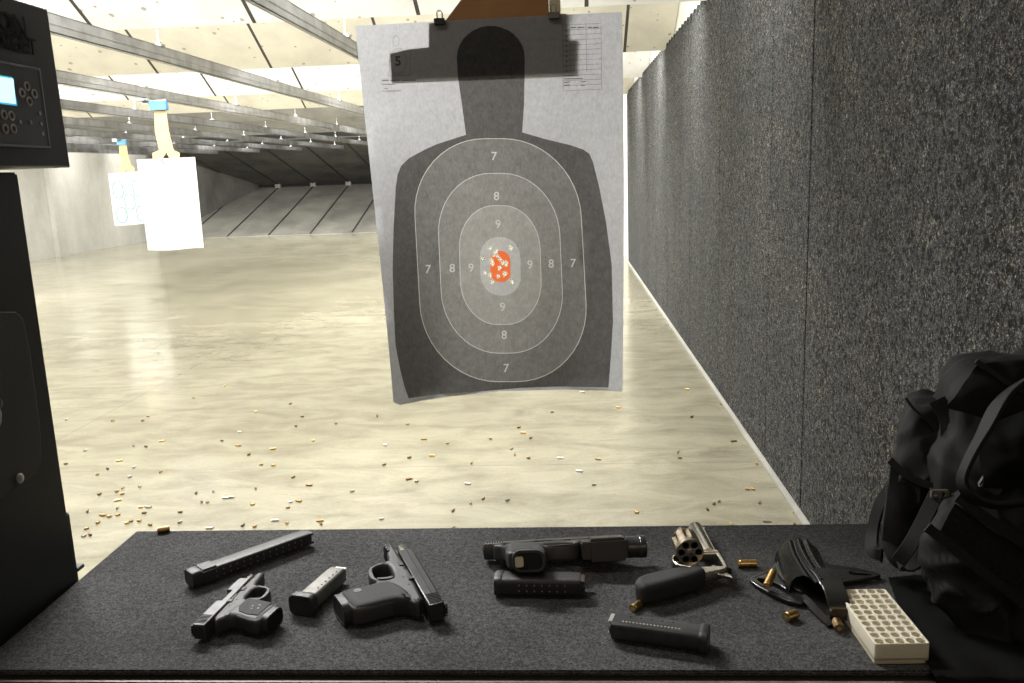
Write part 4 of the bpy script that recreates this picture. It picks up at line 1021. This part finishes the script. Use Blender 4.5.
for i, ((px, py), raw) in enumerate(zip(spots, Apx+Bpx)):
    kind = rg.choice(['brass', 'brass', 'brass', 'nickel', 'nickel', 'brassdk', 'brassdk', 'brassdk'])
    ln = raw in long_ or rg.random() < .12
    key = (kind, ln)
    if key not in protos:
        protos[key] = link('cartridge_case', case_bm(.034 if ln else .020, .0056 if ln else .0058), M[kind], None, True); o = protos[key]
    else: o = protos[key].copy(); C.objects.link(o)
    p = at(px, py, .006); a = rg.uniform(0, 6.28)
    if ln: a = rg.choice([.1, .5, -.4, 3.0])
    up = rg.random() < .0
    o.matrix_world = Matrix.Translation(p+Vector((-math.cos(a)*.01, -math.sin(a)*.01, .0002))) @ Matrix.Rotation(a, 4, 'Z') @ Matrix.Rotation(-.0, 4, 'Y')
    setp(o, 'small spent metal cartridge case lying loose on the concrete range floor beyond the bench', 'cartridge case', 'spent cases scattered over the range floor')

# ------------------------------------------------------------------ black range bag
bg = empty('range_bag', 'black nylon range bag with side pocket, straps and buckle, against the rubber wall', 'bag', loc=(.62, 1.12, MZ))
BO = Vector((.62, 1.12, MZ))
def bp(px, py, y): return aty(px, py, y)-BO
def wrinkle(me_bm, amp, sc_, seed=0, fold=1.):
    for v in me_bm.verts:
        n_ = v.normal; p = v.co*sc_+Vector((seed, seed*.7, 0))
        q = noise.noise(p)+.5*noise.noise(p*2.3)
        r_ = 1-abs(noise.noise(p*Vector((1, 1, 1.4)).length*.8+Vector((3, 1, 2))))*2
        v.co += n_*amp*(q*.8+fold*max(0, r_)**3*.9-.3)
def quadblob(name, fr_, dep, mat, amp=.006, sc_=14, seed=1, nu=26, nv=30, puff=.02, sub=None, rr_=.14):
    """soft box: fr_ is the outline seen from the front (list, counter-clockwise, relative), pushed back by vector dep"""
    # build by radial rings between the front outline's centre and its rim, then side wall, then the back
    pts = [Vector(p) for p in fr_]; n = len(pts); c = sum(pts, Vector())/n; dep = Vector(dep)
    # resample outline
    m = 72; segl = [(pts[(i+1) % n]-pts[i]).length for i in range(n)]; tot = sum(segl); rim = []
    for k in range(m):
        s = tot*k/m; i = 0
        while s > segl[i]: s -= segl[i]; i += 1
        rim.append(pts[i].lerp(pts[(i+1) % n], s/segl[i]))
    nd = -dep.normalized(); bm = bm_new(); rings = []
    cv = bm.verts.new(c+nd*puff)
    for j in range(1, 15):
        t = j/14; rings.append([bm.verts.new(c.lerp(p, t)+nd*puff*(1-t**3)) for p in rim])
    D = dep.length
    for j in range(1, 13):
        t = j/12; s = 1+.035*math.sin(t*PI) - (.10*max(0, t-.8)/.2)
        rings.append([bm.verts.new(c+(p-c)*s+dep*t) for p in rim])
    bv_ = bm.verts.new(c+dep*1.02)
    for k in range(m): bm.faces.new((cv, rings[0][k], rings[0][(k+1) % m]))
    for a, b in zip(rings, rings[1:]):
        for k in range(m): bm.faces.new((a[k], b[k], b[(k+1) % m], a[(k+1) % m]))
    for k in range(m): bm.faces.new((bv_, rings[-1][(k+1) % m], rings[-1][k]))
    bmesh.ops.recalc_face_normals(bm, faces=bm.faces); bmesh.ops.smooth_vert(bm, verts=bm.verts, factor=.5, use_axis_x=True, use_axis_y=True, use_axis_z=True); bm.normal_update()
    wrinkle(bm, amp, sc_, seed)
    for v in bm.verts: v.co.z = max(v.co.z, .001)
    return link(name, bm, mat, bg, True, 70)
# main body
Bd = [bp(951, 425, 1.14), bp(962, 398, 1.14), bp(980, 378, 1.14), bp(1012, 373, 1.15), bp(1060, 368, 1.16), bp(1110, 378, 1.16), bp(1130, 470, 1.10), bp(1120, 590, 1.03), bp(1010, 612, 1.02), bp(960, 600, 1.04), bp(935, 560, 1.06), bp(935, 470, 1.10)]
body = quadblob('main_compartment', Bd, (.03, .15, 0), M['cloth2'], .010, 11, 2, puff=.03)
Sd = [bp(905, 410, 1.20), bp(912, 405, 1.20), bp(946, 409, 1.19), bp(960, 432, 1.17), bp(958, 500, 1.13), bp(950, 560, 1.09), bp(915, 572, 1.08), bp(893, 566, 1.09), bp(880, 545, 1.11), bp(884, 505, 1.14), bp(893, 455, 1.17)]
side = quadblob('side_pocket', Sd, (.05, .10, 0), M['cloth2'], .007, 14, 5, puff=.018)
# front pocket with its hook and loop band
Fd = [bp(948, 505, 1.045), bp(975, 500, 1.05), bp(1030, 540, 1.03), bp(1080, 570, 1.02), bp(1090, 640, .98), bp(1060, 690, .965), bp(1005, 682, .965), bp(968, 655, .98), bp(940, 610, 1.0), bp(925, 575, 1.02), bp(930, 545, 1.03)]
front = quadblob('front_pocket', Fd, (.03, .07, .0), M['cloth2'], .013, 15, 9, puff=.03)
def panel(name, q, mat, parent, th=.004, amp=.002, nu=18, nv=8, bulge=.006):
    q = [Vector(p) for p in q]; bm = bm_new(); g = []
    nrm = (q[1]-q[0]).cross(q[3]-q[0]).normalized()
    if nrm.y > 0: nrm = -nrm
    for j in range(nv+1):
        g.append([])
        for i in range(nu+1):
            u, v = i/nu, j/nv; p = (q[0]*(1-u)+q[1]*u)*(1-v)+(q[3]*(1-u)+q[2]*u)*v
            p = p+nrm*(bulge*math.sin(PI*u)*math.sin(PI*v)+amp*noise.noise(p*40)); p.z = max(p.z, .002); g[-1].append(bm.verts.new(p))
    for j in range(nv):
        for i in range(nu): bm.faces.new((g[j][i], g[j][i+1], g[j+1][i+1], g[j+1][i]))
    bmesh.ops.solidify(bm, geom=bm.faces[:], thickness=th)
    return link(name, bm, mat, parent, True, 50)
panel('hook_and_loop_band', [bp(955, 503, 1.005), bp(1040, 562, .985), bp(1036, 606, .95), bp(940, 531, .985)], M['velcro'], front, .004)
for a, b, yy in (((927, 527), (1034, 612), .965), ((957, 497), (1042, 556), 1.0)):
    bm = bm_new(); A_ = bp(*a, yy); B_ = bp(*b, yy-.02)
    ribbon(bm, cr([A_, A_.lerp(B_, .35)+Vector((0, -.003, 0)), A_.lerp(B_, .7)+Vector((0, -.004, 0)), B_]), .012, .004, (.3, .2, 1)); link('webbing_trim', bm, M['webbing'], front, True)
# side pocket details
panel('lower_side_panel', [bp(891, 463, 1.155), bp(936, 488, 1.125), bp(928, 560, 1.075), bp(882, 540, 1.10)], M['cloth2'], side, .003, .003)
bm = bm_new(); ribbon(bm, cr([bp(890, 460, 1.15), bp(905, 474, 1.135), bp(925, 484, 1.12), bp(940, 488, 1.11)]), .010, .003, (.2, .2, 1)); link('piping', bm, M['webbing'], side, True)
bm = bm_new(); ribbon(bm, cr([bp(906, 398, 1.185), bp(915, 410, 1.175), bp(930, 422, 1.165), bp(937, 432, 1.16)]), .004, .003, (.2, .2, 1)); link('piping', bm, M['webbing'], side, True)
bm = bm_new(); ribbon(bm, cr([bp(937, 400, 1.175), bp(948, 420, 1.16), bp(949, 450, 1.14), bp(944, 485, 1.11), bp(934, 520, 1.08), bp(915, 560, 1.05), bp(898, 566, 1.05)]), .022, .004, (1, -.4, .2)); link('webbing_strap', bm, M['webbing'], bg, True)
bm = bm_new()
c_ = bp(939, 493, 1.085); box(bm, (-.011, -.004, -.006), (.011, .001, -.003), .001, M4=Matrix.Translation(c_)); box(bm, (-.011, -.004, .002), (.011, .001, .005), .001, M4=Matrix.Translation(c_)); box(bm, (-.011, -.004, -.005), (-.008, .001, .004), .0005, M4=Matrix.Translation(c_)); box(bm, (.008, -.004, -.005), (.011, .001, .004), .0005, M4=Matrix.Translation(c_))
link('strap_buckle', bm, M['buckle'], bg, True)
bm = bm_new(); ribbon(bm, cr([bp(938, 490, 1.09), bp(926, 515, 1.07), bp(910, 545, 1.045), bp(898, 562, 1.04)]), .018, .003, (1, -.4, .2)); link('webbing_strap', bm, M['webbing'], bg, True)
# loop at the far left edge
bm = bm_new(); ribbon(bm, cr([bp(893, 485, 1.16), bp(880, 505, 1.165), bp(873, 530, 1.16), bp(872, 548, 1.14), bp(882, 556, 1.12)]), .020, .004, (.4, -1, .1)); link('side_loop', bm, M['webbing'], bg, True)
# carry handle drooping over the front
hp_ = cr([bp(1040, 372, 1.09), bp(1018, 385, 1.06), bp(1000, 402, 1.03), bp(984, 432, 1.01), bp(968, 462, .995), bp(962, 482, .99), bp(972, 496, .985), bp(995, 505, .98), bp(1030, 502, .985), bp(1060, 495, 1.0)])
nn = len(hp_); bm = bm_new(); ribbon(bm, hp_, [.030-.014*min(1, i/(nn*.55)) for i in range(nn)], .005, [Vector((.8, -.25, .55)).lerp(Vector((.0, -.75, .65)), min(1, i/(nn*.7))) for i in range(nn)]); link('carry_handle', bm, M['webbing'], bg, True)
bm = bm_new(); box(bm, (-.014, -.004, -.008), (.014, .004, .008), .002, M4=Matrix.Translation(bp(991, 485, 1.03)) @ Matrix.Rotation(.5, 4, 'Y')); link('side_release_buckle', bm, M['polymer2'], bg, True)
panel('top_flap', [bp(978, 364, 1.115), bp(1050, 356, 1.12), bp(1065, 440, 1.06), bp(946, 408, 1.10)], M['cloth2'], body, .004, .006, 20, 14, .012)
bm = bm_new(); ribbon(bm, cr([bp(976, 361, 1.10), bp(992, 372, 1.095), bp(1014, 387, 1.085), bp(1040, 400, 1.08)]), .006, .005, (.2, .2, 1)); link('zip_piping', bm, M['webbing'], body, True)
panel('back_of_handle_fold', [bp(975, 430, 1.05), bp(1050, 400, 1.05), bp(1060, 490, 1.01), bp(985, 488, 1.02)], M['cloth'], body, .004, .008, 20, 14, .02)
# loose flap lying over the mat and down the front edge
bm = bm_new(); g = []
rows = [((888, 578), (960, 572)), ((896, 600), (985, 600)), ((908, 628), (1010, 630)), ((922, 655), (1035, 655)), ((934, 676), (1050, 676))]
for j, (a, b) in enumerate(rows):
    A_ = at(*a, MZ+.004); B_ = at(*b, MZ+.004); row = []
    for i in range(13):
        p = A_.lerp(B_, i/12)-BO; p.z = .004+.004*abs(noise.noise(p*25)); row.append(bm.verts.new(p))
    g.append(row)
yl = F0-.020-BO.y
for dz, dy in ((.001, 0), (-.012, -.004), (-.05, -.006), (-.12, -.006)):
    row = []
    for i, v in enumerate(g[4]): row.append(bm.verts.new((v.co.x+ (0.0 if dz > -.02 else -dz*.25), yl+dy+.003*math.sin(i*1.3), dz+.001)))
    g.append(row)
for a, b in zip(g, g[1:]):
    for i in range(12): bm.faces.new((a[i], b[i], b[i+1], a[i+1]))
bmesh.ops.solidify(bm, geom=bm.faces[:], thickness=.0025); link('loose_flap', bm, M['cloth2'], bg, True, 60)

# ------------------------------------------------------------------ light
w = bpy.data.worlds.new('world'); sc.world = w; w.use_nodes = True
w.node_tree.nodes['Background'].inputs[0].default_value = (.9, .95, 1, 1); w.node_tree.nodes['Background'].inputs[1].default_value = .12
def area(name, loc, rot, sx, sy, power, col=(1, .96, .88)):
    l = bpy.data.lights.new(name, 'AREA'); l.shape = 'RECTANGLE'; l.size = sx; l.size_y = sy; l.energy = power; l.color = col
    o = bpy.data.objects.new(name, l); C.objects.link(o); o.location = loc; o.rotation_euler = rot; return o
# fluorescent rows tucked above the lower rim of each baffle, throwing light down range
y = 3.95; k = 1
while y < 23:
    area('fluorescent_row', (-5.4, y+.12, EYE+1.42), (math.radians(60), 0, 0), 12.4, .16, 470*(.7 if k % 2 == 0 else 1.), (1, .98, .94))
    for x0, x1 in ((-11.5, -10.7), (-8.6, -6.9), (-4.3, .9)):  # unseen downlights added in segments to lay light bands on the floor
        o = area('added_floor_lamp', ((x0+x1)/2, y+.34, EYE+1.40), (math.radians(8), 0, 0), x1-x0, .14, (7 if y < 5 else 20 if y < 9 else 32)*(x1-x0), (1, .98, .94)); o.data.spread = math.radians(80 if y < 5 else 125)
    y += 2.65; k += 1
# lamps just beyond the firing line: they light the bench and the back of the hanging target
area('range_lamp', (-1.6, 3.0, EYE+1.5), (math.radians(-30), 0, 0), 1.6, .2, 190, (1, .98, .95))
area('range_lamp', (-7.5, 3.1, EYE+1.5), (math.radians(0), 0, 0), 5, .2, 70, (1, .98, .94))
area('hall_lamp', (.5, -1.6, EYE+.95), (math.radians(62), 0, math.radians(6)), 1.2, .3, 9, (1, .76, .50))
# unseen fill light added over the shooter's bench to brighten it
area('added_bench_fill', (-.8, 1.0, EYE+1.25), (math.radians(4), 0, 0), .7, .2, 8, (1, .95, .88))
sc.view_settings.view_transform = 'Standard'; sc.view_settings.look = 'None'; sc.view_settings.exposure = 0.0; sc.view_settings.gamma = 1; sc.view_settings.use_curve_mapping = False
